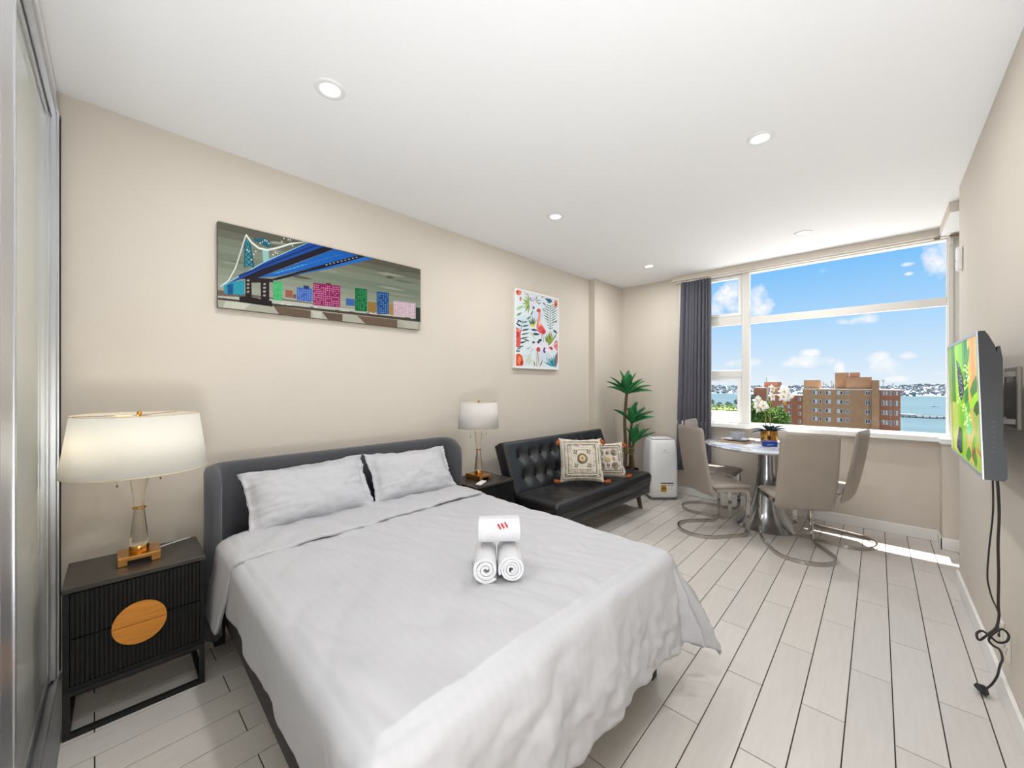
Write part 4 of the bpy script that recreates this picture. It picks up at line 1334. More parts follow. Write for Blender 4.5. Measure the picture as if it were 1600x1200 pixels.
# ------------------------------------------------------------------ downlights
m_rim = mat('downlight_rim', (236, 236, 236), .4)
m_diff = mat('downlight_diffuser', (255, 255, 255), .5, emit=(255, 252, 246), estr=4.0)
DL = [(-1.906, .772, 'recessed ceiling downlight above the bed, largest in view'), (-.483, 2.564, 'recessed ceiling downlight nearest the right wall'),
      (-1.945, 2.609, 'recessed ceiling downlight between the two wall pictures'), (-.492, 4.371, 'recessed ceiling downlight above the dining chairs by the window'),
      (-1.932, 4.387, 'recessed ceiling downlight in the far left corner by the curtain')]
for i, (x, y, lab) in enumerate(DL + [(-.49, .80, None), (-.2, -1.5, None)]):
    z = ceil_z(y)
    ld = bpy.data.lights.new('downlight', 'AREA'); ld.shape = 'DISK'; ld.size = .10; ld.energy = LAMP_W; ld.color = (1, 1, 1); ld.spread = PI
    lo = bpy.data.objects.new('downlight_lamp', ld); C.objects.link(lo)
    t = thing('downlight', lab or ('recessed ceiling downlight over the foot of the bed, out of view', 'recessed ceiling downlight in the hall behind the camera')[i - 5], 'downlight', (x, y, z), 0, 'downlights in the ceiling')
    rm = MB(); rm.lathe([(.044, -.002), (.047, -.006), (.066, -.006), (.070, -.001), (.070, .004), (.044, .004), (.044, -.002)], 32, cap=False)
    obj('rim', rm, m_rim, t, 60)
    df = MB(); df.lathe([(0, -.0035), (.030, -.0035), (.0435, -.0025), (.0435, .003), (0, .003)], 32, cap=False)
    obj('diffuser', df, m_diff, t, 60)
    lo.parent = t; lo.location = (0, 0, -.012)

# ================================================================== WARDROBE (left edge of the view)
m_alu = mat('brushed_aluminium', (196, 197, 200), .32, metal=.85)
m_mirror = mat_mix_mirror('milky_mirror', (206, 208, 202), .62)
m_dark = mat('dark_gap', (38, 38, 38), .7)
wd = thing('wardrobe', 'wardrobe with aluminium framed mirror sliding doors at the left edge', 'wardrobe', (-2.89, -.11, 0), LANG, off=(-2.89, -.11, 0))
cz = ceil_z(-.14)
c_ = MB(); c_.b(-2.88, -.76, -.72, -.20, 0, cz - .012); obj('carcass', c_, m_white, wd, 0)
j_ = MB(); j_.b(-2.885, -2.80, -.195, -.112, .02, 2.69, .003); j_.b(-2.800, -2.785, -.150, -.130, .02, 2.67); j_.b(-2.83, -2.82, -.112, -.106, .02, 2.69)
obj('jamb', j_, m_alu, wd, 0)
g_ = MB(); g_.b(-2.888, -2.872, -.112, -.104, .02, 2.69); obj('gap_strip', g_, m_dark, wd, 0)  # dark strip painted in for the shaded gap beside the wall
for nm, x0, x1, y in (('door', -2.785, -.95, -.138), ('door', -1.51, -.76, -.088)):
    d_ = MB(); d_.b(x0, x1, y - .022, y, .03, 2.67); d = obj(nm, d_, m_mirror, wd, 0)
    if x0 < -2: st_ = [[(x0, x0 + .02, y - .024, y + .006, .002)], [(x1 - .05, x1, y - .024, y + .004, .003)]]
    else: st_ = [[(x0, x0 + .17, y - .028, y + .003, .006), (x0 + .003, x0 + .02, y - .001, y + .006, .001)]]
    for parts in st_:
        f_ = MB()
        for q in parts: f_.b(q[0], q[1], q[2], q[3], .03, 2.67, q[4])
        obj('stile', f_, m_alu, d, 0)
    for z0, z1 in ((.03, .07), (2.64, 2.67)):
        f_ = MB(); f_.b(x0 + .02, x1 - .02, y - .022, y + .004, z0, z1, .002); obj('rail', f_, m_alu, d, 0)
t_ = MB(); t_.b(-2.87, -.76, -.18, -.106, 2.67, 2.695); t_.b(-2.87, -.76, -.126, -.112, 2.645, 2.67)
obj('top_track', t_, m_alu, wd, 0)
t_ = MB(); t_.b(-2.87, -.76, -.18, -.068, .001, .012); t_.b(-2.87, -.76, -.078, -.070, .012, .022); t_.b(-2.87, -.76, -.118, -.108, .012, .022)
obj('bottom_track', t_, m_alu, wd, 0)
t_ = MB(); t_.b(-2.87, -.76, -.20, -.118, 2.695, cz - .004, .002); obj('pelmet', t_, m_ceil, wd, 0)

# ================================================================== BED
m_felt = mat('charcoal_felt', (70, 71, 75), .95, var=.22, vscale=260, bump=.25, bscale=420, sheen=.3)
m_frame_dark = mat('bed_rail_fabric', (66, 62, 60), .9, var=.15, vscale=200)
m_leg = mat('black_metal', (24, 24, 25), .45, metal=.2)
m_linen = mat_bed_linen('white_stripe_linen', (188, 188, 192), 'Y')
m_sheet = mat('white_sheet', (192, 193, 191), .7, bump=.05, bscale=30)
BED_O = (1.2, 1.21, 0)
bed = wall_thing('bed', 'double bed with charcoal felt headboard and white striped covers', 'bed', BED_O[0], BED_O[1])
# headboard: one padded sheet wrapped forward at both ends, corners rounded off
HS0, HS1, HZ = .405, 2.025, .968
plan = fillet([(.44, HS0 + .03, 0), (.225, HS0 + .035, 0), (.225, HS1 - .035, 0), (.44, HS1 - .03, 0)], .11, 10)
def arcpos(P):
    d = [0]
    for a, b_ in zip(P, P[1:]): d.append(d[-1] + (b_ - a).length)
    return d
pl = []
for a, b_ in zip(plan, plan[1:]):
    n_ = max(1, int((b_ - a).length / .035))
    for k in range(n_): pl.append(a.lerp(b_, k / n_))
pl.append(plan[-1])
hd_ = arcpos(pl); HL = hd_[-1]
def head_f(u, v):
    # u round the thickness, v along the plan
    i = min(int(v * (len(pl) - 1) + .5), len(pl) - 1); p = pl[i]
    a = pl[max(0, i - 1)]; b_ = pl[min(len(pl) - 1, i + 1)]; t = (b_ - a).normalized(); nrm = Vector((t.y, -t.x, 0))
    d = min(hd_[i], HL - hd_[i]); rr = .17
    ztop = HZ - (rr - math.sqrt(max(0, rr * rr - (rr - d) ** 2)) if d < rr else 0) * .95
    edge = min(1.0, math.sqrt(max(0, 1 - (1 - min(d, .03) / .03) ** 2)) * .75 + .25)
    th = .034 * edge
    zb = .10; r = .03
    secs = [(-th, zb), (-th, ztop - r), (-th * .8, ztop - r * .35), (0, ztop), (th * .8, ztop - r * .35), (th, ztop - r), (th, zb)]
    q = secs[int(round(u * (len(secs) - 1)))]
    return Vector((p.x + nrm.x * q[0], p.y + nrm.y * q[0], q[1]))
hb = MB(); V = hb.grid(7, len(pl), head_f)
for j in (0, len(pl) - 1): hb.bm.faces.new([V[i][j] for i in range(7)])
for j in range(len(pl) - 1): hb.bm.faces.new((V[0][j], V[6][j], V[6][j + 1], V[0][j + 1]))
obj('headboard', hb, m_felt, bed, 60)
SX0, SX1, FOOT = .475, 1.945, 2.10
rb = MB(); rb.b(.27, FOOT, SX0 + .005, SX0 + .045, .15, .30, .008, 2); rb.b(.27, FOOT, SX1 - .045, SX1 - .005, .15, .30, .008, 2); rb.b(FOOT - .045, FOOT, SX0 + .045, SX1 - .045, .15, .30, .008, 2)
obj('bed_rail', rb, m_frame_dark, bed, 40)
for k in range(9):
    sb = MB(); sb.b(.36 + k * .2, .43 + k * .2, SX0 + .045, SX1 - .045, .27, .288)
    obj('slat', sb, mat('slat_wood', (150, 120, 90), .6), bed, 0)
for x, y in ((.285, SX0 + .0), (.285, SX1 - .0), (FOOT - .06, SX0 + .04), (FOOT - .06, SX1 - .06)):
    l_ = MB(); l_.box((x, y, .075), (.055, .05, .15), .004); obj('leg', l_, m_leg, bed, 0)
mt = MB(); mt.b(.27, FOOT - .02, SX0 + .005, SX1 - .005, .302, .575, .05, 4)
obj('mattress', mt, m_sheet, bed, 60)

# covers hang over three sides; the corner drape flares into folds
def nz(x, y, z=0): return mnoise.noise(Vector((x, y, z)))
def drape(S, V, s0, s1, v1, z, Rr, seed, flareL, flareR, flareF, fold):
    dS = s0 - S if S < s0 else (S - s1 if S > s1 else 0.0); sg = -1 if S < s0 else 1
    dV = max(0.0, V - v1); r = math.hypot(dS, dV)
    if r < 1e-6:
        e = min(S - s0, s1 - S, v1 - V, .12)
        w = .008 * nz(S * 5 + seed, V * 2.2) + .005 * nz(S * 11, V * 5 + seed) + .012 * abs(nz(S * 3.2 + V * 2.5 + seed, V * .8 - S * .3)) ** .5 + .010 * abs(nz(S * 9 - V * 3.5, V * 1.6 + seed)) ** .5 + .0025 * nz(S * 30 + V * 12, V * 7)
        return Vector((V, S, z + w + .010 * math.sin(PI * min(1, max(0, (S - s0) / (s1 - s0))))))
    es, ev = dS / r, dV / r
    k2 = 2 * es * ev
    fl = (flareL if sg < 0 else flareR) * es * es + flareF * ev * ev + fold * k2
    th = math.atan2(dV, dS)
    q = Rr * PI / 2
    if r < q: a = r / Rr; out, dr = Rr * math.sin(a), Rr * (1 - math.cos(a))
    else: h = r - q; out, dr = Rr + h * fl, Rr + h * math.sqrt(max(.05, 1 - fl * fl))
    amt = min(1, r / .3)
    rip = .016 * amt * (math.sin(V * 13 + 2 * nz(V * 3, seed)) * es * (1 - k2) + math.sin(S * 15 + 3 * nz(S * 3, seed)) * ev * (1 - k2)) + .05 * amt * k2 * math.sin(th * 18 + seed) + .015 * amt * k2 * math.sin(th * 31)
    rip += .018 * amt * nz(S * 7 + seed, V * 7) + .010 * amt * nz(S * 19, V * 19 + seed)
    if sg < 0 and V < 1.9: rip *= .35
    rip += .022 * amt * ev * (1 - k2) * (abs(nz(S * 4.5 + V * 6, V * 3 - S * 2)) ** .6) + .008 * amt * ev * nz(S * 24, V * 30)
    out += rip
    ex, ey = out * ev, sg * out * es
    bx = V if dV == 0 else v1; by = S if dS == 0 else (s0 if sg < 0 else s1)
    return Vector((bx + ex, by + ey, max(.012, z - dr + .006 * nz(S * 5, V * 5))))
dv = MB()
LH, RH, FH = .30, .32, .412
def duvet_f(u, v):
    S = SX0 - LH + u * (SX1 - SX0 + LH + RH); V = .56 + v * (FOOT + FH - .56)
    return drape(S, V, SX0 + .02, SX1 - .02, FOOT - .02, .604, .055, 3.1, -.05, .14, .12, .30)
dv.grid(190, 170, duvet_f)
duvet = obj('duvet', dv, m_linen, bed, 180)
sm = duvet.modifiers.new('thickness', 'SOLIDIFY'); sm.thickness = .012; sm.offset = -1
fb = MB()
def fold_f(u, v):
    LH2, RH2 = .41, .38
    V0, V1 = .47, .80 + .03 * math.sin(u * 5)
    S = SX0 - LH2 + u * (SX1 - SX0 + LH2 + RH2)
    d = max(0, SX0 - S)
    V = V0 + v * (V1 - V0) - d * .45 + .012 * nz(S * 6, 4)
    p = drape(S, V, SX0 + .02, SX1 - .02, 9, .620, .06, 8.3, .06 + .10 * (1 - v), .10, 0, 0)
    p.z += .004 * math.sin(v * PI) + .004 * nz(S * 8, V * 14)
    return p
fb.grid(150, 26, fold_f)
fold = obj('duvet_fold', fb, m_linen, duvet, 180)
sm = fold.modifiers.new('thickness', 'SOLIDIFY'); sm.thickness = .016; sm.offset = -1
tp = duvet_f((SX1 - .02 + .235 - SX0 + LH) / (SX1 - SX0 + LH + RH), (FOOT + .09 - .56) / (FOOT + FH - .56))
tg = MB(); tg.box(tp, (.012, .012, .02)); obj('red_tag', tg, mat('red_stitch', (176, 36, 44), .7), duvet, 0)

# ------------------------------------------------------------------ pillows
def pillow_mesh(w, h, t, seed, flange=.0, n=44):
    mb = MB()
    def half(sgn):
        def f(u, v):
            a, b_ = u * 2 - 1, v * 2 - 1
            ra = max(0, 1 - (abs(a) / (1 - flange)) ** 2.6) if abs(a) < 1 - flange else 0
            rb_ = max(0, 1 - (abs(b_) / (1 - flange)) ** 2.6) if abs(b_) < 1 - flange else 0
            th = t / 2 * (ra * rb_) ** .55
            pin = 1 - .07 * (1 - b_ * b_) * abs(a) ** 3
            pin2 = 1 - .09 * (1 - a * a) * abs(b_) ** 3
            wr = .010 * nz(a * 3 + seed, b_ * 3, sgn) + .007 * nz(a * 8 + seed, b_ * 6, sgn) + .013 * nz(a * 15, b_ * 2 + seed) * (abs(b_) ** 2) + .011 * nz(a * 2 + seed, b_ * 11) * a * a
            edge = max(abs(a), abs(b_))
            return Vector((a * w / 2 * pin, b_ * h / 2 * pin2, sgn * (th + .003) + wr * min(1, (ra * rb_) * 3 + .25) + .026 * nz(a * 4 + seed, b_ * 4 - seed) * edge ** 4 + .012 * nz(a * 11 + seed, b_ * 11) * edge ** 6))
        return f
    A = mb.grid(n, n, half(1)); B = mb.grid(n, n, half(-1))
    for i in range(n - 1):
        for (x, y) in ((0, 0), (n - 1, n - 1)):
            pass
        mb.bm.faces.new((A[i][0], A[i + 1][0], B[i + 1][0], B[i][0])); mb.bm.faces.new((A[i][n - 1], A[i + 1][n - 1], B[i + 1][n - 1], B[i][n - 1]))
        mb.bm.faces.new((A[0][i], A[0][i + 1], B[0][i + 1], B[0][i])); mb.bm.faces.new((A[n - 1][i], A[n - 1][i + 1], B[n - 1][i + 1], B[n - 1][i]))
    return mb
def place_axes(o, org, ax, up):
    """local X along ax, local Y along up, both world"""
    ax = Vector(ax).normalized(); up = Vector(up); up = (up - ax * up.dot(ax)).normalized(); n_ = ax.cross(up)
    M = Matrix((ax, up, n_)).transposed().to_4x4(); M.translation = Vector(org); o.matrix_world = M
def wdir(off, s, z): return Vector((Ln.x * off + Ld.x * s, Ln.y * off + Ld.y * s, z))
for sx, lab, w, tilt, sd in ((.905, 'white pillow on the left half of the bed against headboard', .70, .03, 1.7), (1.585, 'white pillow on the right half of the bed against headboard', .66, -.02, 5.2)):
    p = obj('pillow', pillow_mesh(w, .37, .17, sd, .10), m_linen, None, 180)
    tag(p, lab, 'pillow', 'pillows on the bed')
    place_axes(p, LW(.410, sx, .762), wdir(0, 1, tilt), wdir(-.55, 0, .83))

# ------------------------------------------------------------------ towels
m_towel = mat('white_terry', (222, 222, 225), .95, bump=.5, bscale=260, sheen=.4)
m_red = mat('red_stitch', (176, 36, 44), .7)
def towel_roll(R_, L_, turns, sx, seed):
    mb = MB(); n = int(turns * 26); r0 = .007; pitch = (R_ - r0) / turns; th = pitch * .86
    def ring(k, side):
        a = 2 * PI * k / 26; r = r0 + pitch * a / (2 * PI) + (th if side else 0) - th / 2
        r += .0015 * nz(a * 1.3, seed)
        return Vector((r * math.cos(a) * sx, 0, r * math.sin(a)))
    m = 7
    def f(u, v):
        j = u * (m - 1); q = v * 2
        k = int(round(v * (2 * n + 1)))
        side = k > n; kk = k if not side else 2 * n + 1 - k
        p = ring(kk, side); e = abs(u * 2 - 1)
        p.y = (u - .5) * L_ * (1 - .0) + (.004 * nz(kk * .12, seed + u * 3))
        return p
    V = mb.grid(m, 2 * n + 2, f, cv=True)
    for i in (0, m - 1):
        for k in range(n):
            try: mb.bm.faces.new((V[i][k], V[i][k + 1], V[i][2 * n - k], V[i][2 * n + 1 - k]))
            except ValueError: pass
    return mb
ta = wdir(.065, .072, 0).normalized(); tn = Vector((-ta.y, ta.x, 0)); tf = -tn if tn.dot(Vector((-1, 0, 0))) > 0 else tn
face = Vector((ta.y, -ta.x, 0))            # towards the viewer
base = LW(1.785, 1.135, .6225)
def put_roll(o, c, axis, roll=0):
    ax = Vector(axis).normalized(); x = Vector((ax.y, -ax.x, 0)) * -1
    M = Matrix((x, ax, Vector((0, 0, 1)))).transposed().to_4x4() @ Matrix.Rotation(roll, 4, 'Y'); M.translation = c; o.matrix_world = M
RR = .049
for k, lab in ((-1, 'left rolled white towel lying on the bed, end showing'), (1, 'right rolled white towel lying on the bed, spiral end showing')):
    o = obj('towel', towel_roll(RR, .21, 3.4 + k * .5, 1.0, k + 3), m_towel, None, 60); tag(o, lab, 'towel', 'rolled towels on the bed')
    put_roll(o, base + ta * (k * .0505) - face * .105 + Vector((0, 0, RR + .004)), face, 1.0 + k)
o = obj('towel', towel_roll(.052, .172, 3.2, 1.08, 9), m_towel, None, 60); tag(o, 'rolled white towel laid across the other two, red mark on it', 'towel', 'rolled towels on the bed')
top_c = base - face * .135 + Vector((0, 0, .165)) + ta * .004
put_roll(o, top_c, ta, .4)
em = MB()
for k in range(3):
    em.box((-.014 + k * .014, -k * .004, 0), (.0065, .024, .0012), M=Matrix.Rotation(.5, 4, 'Z'))
e_ = obj('emblem', em, m_red, o, 0)
mw = Matrix((ta, (face * -.55 + Vector((0, 0, .83))).normalized(), (face * .83 + Vector((0, 0, .55))).normalized())).transposed().to_4x4()
mw.translation = top_c + (face * .83 + Vector((0, 0, .55))).normalized() * .0585 + ta * .012
e_.matrix_parent_inverse = Matrix.Identity(4); e_.matrix_basis = o.matrix_basis.inverted() @ mw

# ================================================================== NIGHTSTANDS
m_black = mat('black_oak', (25, 25, 26), .55, var=.25, vscale=14, stretch=(1, 12, 1), spec=.25)
m_top = mat('black_oak_top', (50, 46, 43), .38, var=.10, vscale=10, stretch=(12, 1, 1), spec=.5)
m_oak = mat('golden_oak', (206, 134, 46), .45, var=.16, vscale=9, stretch=(1, 1, 14))
def nightstand(o0, o1, s0, s1, H, label):
    t = wall_thing('nightstand', label, 'nightstand', (o0 + o1) / 2, (s0 + s1) / 2, 0, 'pair of nightstands beside the bed')
    zb = .185
    b_ = MB(); th = .018
    b_.b(o0, o1 - .004, s0, s0 + th, zb, H - .02); b_.b(o0, o1 - .004, s1 - th, s1, zb, H - .02); b_.b(o0, o1 - .004, s0 + th, s1 - th, zb, zb + th); b_.b(o0, o0 + .012, s0 + th, s1 - th, zb + th, H - .02)
    b_.b(o1 - .03, o1 - .002, s0 + .001, s0 + th, zb + .001, H - .021)
    obj('body', b_, m_black, t, 0)
    b_ = MB(); b_.b(o0 - .002, o1 + .002, s0 - .002, s1 + .002, H - .02, H, .002); obj('top', b_, m_top, t, 0)
    mid = (zb + H) / 2; a0, a1 = s0 + th + .002, s1 - th - .002
    cs, cr_ = (s0 + s1) / 2, .086; cz_ = mid - .010
    for z0, z1 in ((mid + .0025, H - .026), (zb + th + .003, mid - .0025)):
        d_ = MB(); d_.b(o1 - .028, o1 - .008, a0, a1, z0, z1)
        d = obj('drawer', d_, m_black, t, 0)
        n_ = 30; w = (a1 - a0) / n_
        f_ = MB()
        for k in range(n_): f_.b(o1 - .008, o1 - .001, a0 + k * w + w * .14, a0 + (k + 1) * w - w * .14, z0, z1, .0012)
        r_ = obj('fluting', f_, m_black, d, 0); r_['kind'] = 'stuff'
        # half of the round oak pull
        top = z0 > mid
        pts = [(cr_ * math.cos(a), cr_ * math.sin(a)) for a in [k * PI / 28 + (0 if top else PI) for k in range(29)]]
        f_ = MB(); f_.prism([(cs + x, cz_ + y + (.0012 if top else -.0012)) for x, y in pts], .010, Matrix(((0, 0, 1, o1 - .001), (1, 0, 0, 0), (0, 1, 0, 0), (0, 0, 0, 1))))
        h_ = obj('pull', f_, m_oak, d, 0); h_['label'] = 'half of a round golden oak drawer pull'
    f_ = MB(); q = .02
    f_.b(o0, o1, s0, s1, zb - .018, zb - .0005)
    obj('under_frame', f_, m_leg, t, 0)
    for s_ in (s0, s1 - q):
        for x_ in (o0, o1 - q):
            f_ = MB(); f_.b(x_, x_ + q, s_, s_ + q, 0, zb - .018); obj('leg', f_, m_leg, t, 0)
    f_ = MB()
    f_.b(o1 - q, o1, s0 + q, s1 - q, 0, q); f_.b(o0, o0 + q, s0 + q, s1 - q, 0, q); f_.b(o0 + q, o1 - q, s0, s0 + q, 0, q); f_.b(o0 + q, o1 - q, s1 - q, s1, 0, q)
    obj('foot_rail', f_, m_leg, t, 0)
    return t
NSH = .595
nightstand(.25, .577, -.064, .378, NSH, 'black fluted nightstand left of the bed, round oak pull in full view')
nightstand(.17, .55, 2.045, 2.472, NSH, 'black fluted nightstand between the bed and the black sofa')

# ------------------------------------------------------------------ lamps
m_brass = mat('satin_brass', (196, 146, 82), .28, metal=1.0, var=.05, vscale=120)
m_gold = mat('polished_gold', (214, 160, 84), .18, metal=1.0)
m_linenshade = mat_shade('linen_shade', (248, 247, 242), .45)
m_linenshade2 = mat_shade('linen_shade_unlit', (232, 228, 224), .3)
m_bulb = mat('bulb', (255, 240, 220), .4, emit=(255, 214, 150), estr=6)
def crystal(name):
    m = bpy.data.materials.new(name); m.use_nodes = True; nt = m.node_tree; nt.nodes.clear(); N, L = nt.nodes.new, nt.links.new
    o = N('ShaderNodeOutputMaterial'); g = N('ShaderNodeBsdfGlass'); g.inputs['IOR'].default_value = 1.5; g.inputs['Color'].default_value = (.97, .95, .91, 1); g.inputs['Roughness'].default_value = .02
    t = N('ShaderNodeBsdfTransparent'); t.inputs[0].default_value = (.95, .92, .88, 1)
    mx = N('ShaderNodeMixShader'); mx.inputs[0].default_value = .15
    L(g.outputs[0], mx.inputs[1]); L(t.outputs[0], mx.inputs[2]); L(mx.outputs[0], o.inputs[0]); return m
m_crystal = crystal('clear_crystal')
def table_lamp(off, s, z, rb_, rt_, zs0, zs1, base_w, base_d, lit, label, shade_m):
    t = wall_thing('table_lamp', label, 'lamp', off, s, z, 'pair of crystal table lamps')
    H = .039
    b_ = MB(); w, d = base_w / 2, base_d / 2
    b_.b(off - d, off + d, s - w, s + w, z + .020, z + H, .003, 2)
    for q in (-1, 1): b_.b(off - d, off + d, s + q * w, s + q * (w - .033), z + .0005, z + .022, .002)
    obj('base', b_, m_brass, t, 0)
    zt = zs0 + .012; zc = z + H
    def col(r0, r1, z0, z1, m, n=12): 
        q = MB(); q.lathe([(r0, z0), (r1, z1)], n, (off, s, 0)); return q
    b_ = MB(); b_.lathe([(.034, zc), (.035, zc + .002), (.035, zc + .028), (.034, zc + .03)], 32, (off, s, 0)); obj('collar', b_, m_gold, t, 50)
    zm = (zc + zt) / 2 + .006
    b_ = MB(); b_.lathe([(.0345, zc + .0305), (.0345, zc + .040), (.018, zm - .006)], 14, (off, s, 0)); obj('crystal', b_, m_crystal, t, 0)
    b_ = MB(); b_.lathe([(.018, zm + .006), (.0345, zt - .045), (.0345, zt - .0305)], 14, (off, s, 0)); obj('crystal', b_, m_crystal, t, 0)
    b_ = MB(); b_.lathe([(.018, zm - .0055), (.024, zm - .003), (.024, zm + .003), (.018, zm + .0055)], 28, (off, s, 0)); obj('ring', b_, m_gold, t, 50)
    b_ = MB(); b_.lathe([(.034, zt - .03), (.035, zt - .028), (.035, zt - .002), (.032, zt), (.012, zt + .004), (.010, zt + .05), (.006, zt + .06), (.004, zs1 - .01)], 28, (off, s, 0)); obj('neck', b_, m_gold, t, 50)
    b_ = MB(); b_.lathe([(.004, zs1 - .012), (.008, zs1 - .008), (.010, zs1 + .004), (.006, zs1 + .012), (0, zs1 + .016)], 16, (off, s, 0)); obj('finial', b_, m_gold, t, 60)
    b_ = MB()
    for a in (0.3, 2.4, 4.5): b_.tube([(off, s, zs1 - .006), (off + (rt_ - .003) * math.cos(a), s + (rt_ - .003) * math.sin(a), zs1 - .004)], .0016, 6)
    obj('spider', b_, m_gold, t, 60)
    sh = MB(); n = 56
    sh.grid(2, n, lambda u, v: Vector((off + (rb_ + (rt_ - rb_) * u) * math.cos(2 * PI * v), s + (rb_ + (rt_ - rb_) * u) * math.sin(2 * PI * v), zs0 + (zs1 - zs0) * u)), cv=True)
    so = obj('lamp_shade', sh, shade_m, t, 60)
    md = so.modifiers.new('thickness', 'SOLIDIFY'); md.thickness = .0025; md.offset = -1
    for r_, zz in ((rb_, zs0), (rt_, zs1)):
        b_ = MB(); b_.tube([(off + (r_ - .001) * math.cos(2 * PI * k / 48), s + (r_ - .001) * math.sin(2 * PI * k / 48), zz) for k in range(48)], .0022, 6, closed=True)
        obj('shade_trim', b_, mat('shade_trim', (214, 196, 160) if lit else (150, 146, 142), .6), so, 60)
    for q in (-1, 1):
        b_ = MB(); bx, by = off + .02 * q, s + q * .072
        b_.tube([(off + .01 * q, s + q * .02, zs0 + .07), (off + .01 * q, s + q * .055, zs0 + .075)], .010, 10); obj('lamp_holder', b_, m_gold, t, 60)
        b_ = MB(); b_.lathe([(0, -.05), (.018, -.042), (.027, -.02), (.024, .004), (.012, .02), (.011, .03)], 14, (off + .01 * q, s + q * .078, zs0 + .12)); obj('bulb', b_, m_bulb if (lit and q < 0) else mat('bulb_off', (235, 235, 230), .3), t, 60)
        L_ = .062 if q < 0 else .042
        b_ = MB()
        for k in range(int((L_ + .06) / .006)): b_.lathe([(0, -.002), (.0019, 0), (0, .002)], 6, (bx, by, zs0 + .055 - k * .006))
        c_ = obj('pull_chain', b_, mat('chain_bronze', (120, 96, 66), .35, metal=.9), t, 60); c_['kind'] = 'stuff'
        b_ = MB(); b_.lathe([(0, 0), (.003, .003), (.004, .009), (0, .014)], 10, (bx, by, zs0 + .055 - (L_ + .07))); obj('chain_bob', b_, mat('chain_bronze', (120, 96, 66), .35, metal=.9), t, 60)
    if lit:
        ld = bpy.data.lights.new('lamp_bulb', 'POINT'); ld.energy = 1.5; ld.color = (1, .88, .70); ld.shadow_soft_size = .03
        lo = bpy.data.objects.new('lamp_bulb', ld); C.objects.link(lo); lo.parent = t; lo.location = (.01 * -1 + .03, -.085, zs0 + .12 - z)
    return t
table_lamp(.405, .159, NSH, .250, .217, 1.008, 1.262, .143, .135, True, 'larger crystal and brass table lamp on the left nightstand', m_linenshade)
table_lamp(.335, 2.262, NSH, .174, .163, 1.022, 1.247, .13, .19, False, 'smaller looking crystal table lamp on the right nightstand by sofa', m_linenshade2)
cd = MB(); cd.tube(fillet([LW(.345, .225, NSH + .012), LW(.30, .262, NSH + .005), LW(.275, .31, NSH + .004), LW(.262, .352, NSH + .004), LW(.235, .365, NSH - .01), LW(.225, .365, .3)], .03, 5), .0032, 8)
tag(obj('lamp_cord', cd, m_white), 'thin white lamp cord running off the back of left nightstand', 'cord')
rm = thing('remote_control', 'white remote control on the right nightstand by lamp base', 'remote', LW(.50, 2.15, NSH), LANG)
b_ = MB(); b_.box((0, 0, .009), (.045, .125, .016), .004, 2, Matrix.Rotation(.5, 4, 'Z')); obj('case', b_, mat('remote_white', (232, 232, 232), .4), rm, 40)
b_ = MB(); b_.box((0, 0, .004), (.047, .127, .006), .002, 1, Matrix.Rotation(.5, 4, 'Z')); obj('back', b_, mat('remote_dark', (60, 60, 66), .5), rm, 40)

# ================================================================== WALL PICTURES
m_ink = mat_print('canvas_ink'); m_canvas = mat('canvas_edge', (96, 84, 72), .8); m_wframe = mat('white_frame', (234, 232, 228), .4)
def wall_picture(name, label, off, s0, s1, z0, z1, depth, text, framed):
    t = wall_thing(name, label, 'picture', off, (s0 + s1) / 2, (z0 + z1) / 2)
    O = Vector((off, (s0 + s1) / 2, (z0 + z1) / 2))
    if framed:
        w = .016
        f = MB(); f.b(off, off + depth, s0, s0 + w, z0, z1, .001); f.b(off, off + depth, s1 - w, s1, z0, z1, .001); f.b(off, off + depth, s0 + w, s1 - w, z0, z0 + w, .001); f.b(off, off + depth, s0 + w, s1 - w, z1 - w, z1, .001)
        obj('frame', f, m_wframe, t, 0)
        f = MB(); f.b(off + .004, off + depth - .006, s0 + w, s1 - w, z0 + w, z1 - w); obj('canvas', f, m_wframe, t, 0)
        x0, y0, w_, h_, xf = s0 + w, z0 + w, s1 - s0 - 2 * w, z1 - z0 - 2 * w, off + depth - .0055
    else:
        f = MB(); f.b(off, off + depth, s0, s1, z0, z1, .002); obj('canvas', f, m_canvas, t, 0)
        x0, y0, w_, h_, xf = s0 + .001, z0 + .001, s1 - s0 - .002, z1 - z0 - .002, off + depth + .0003
    print_mesh('print', text, w_, h_, m_ink, t, lambda u, v, d: Vector((xf + d * .12, x0 + u, y0 + v)) - O)
wall_picture('bridge_picture', 'wide canvas picture of a blue bridge and coloured towers above the bed', .002, .505, 1.883, 1.853, 2.364, .030, BRIDGE_PRINT, False)
wall_picture('tropical_picture', 'white framed upright picture of flamingos and palm leaves above the sofa', .002, 3.005, 3.745, 1.566, 2.404, .042, LEAF_PRINT, True)

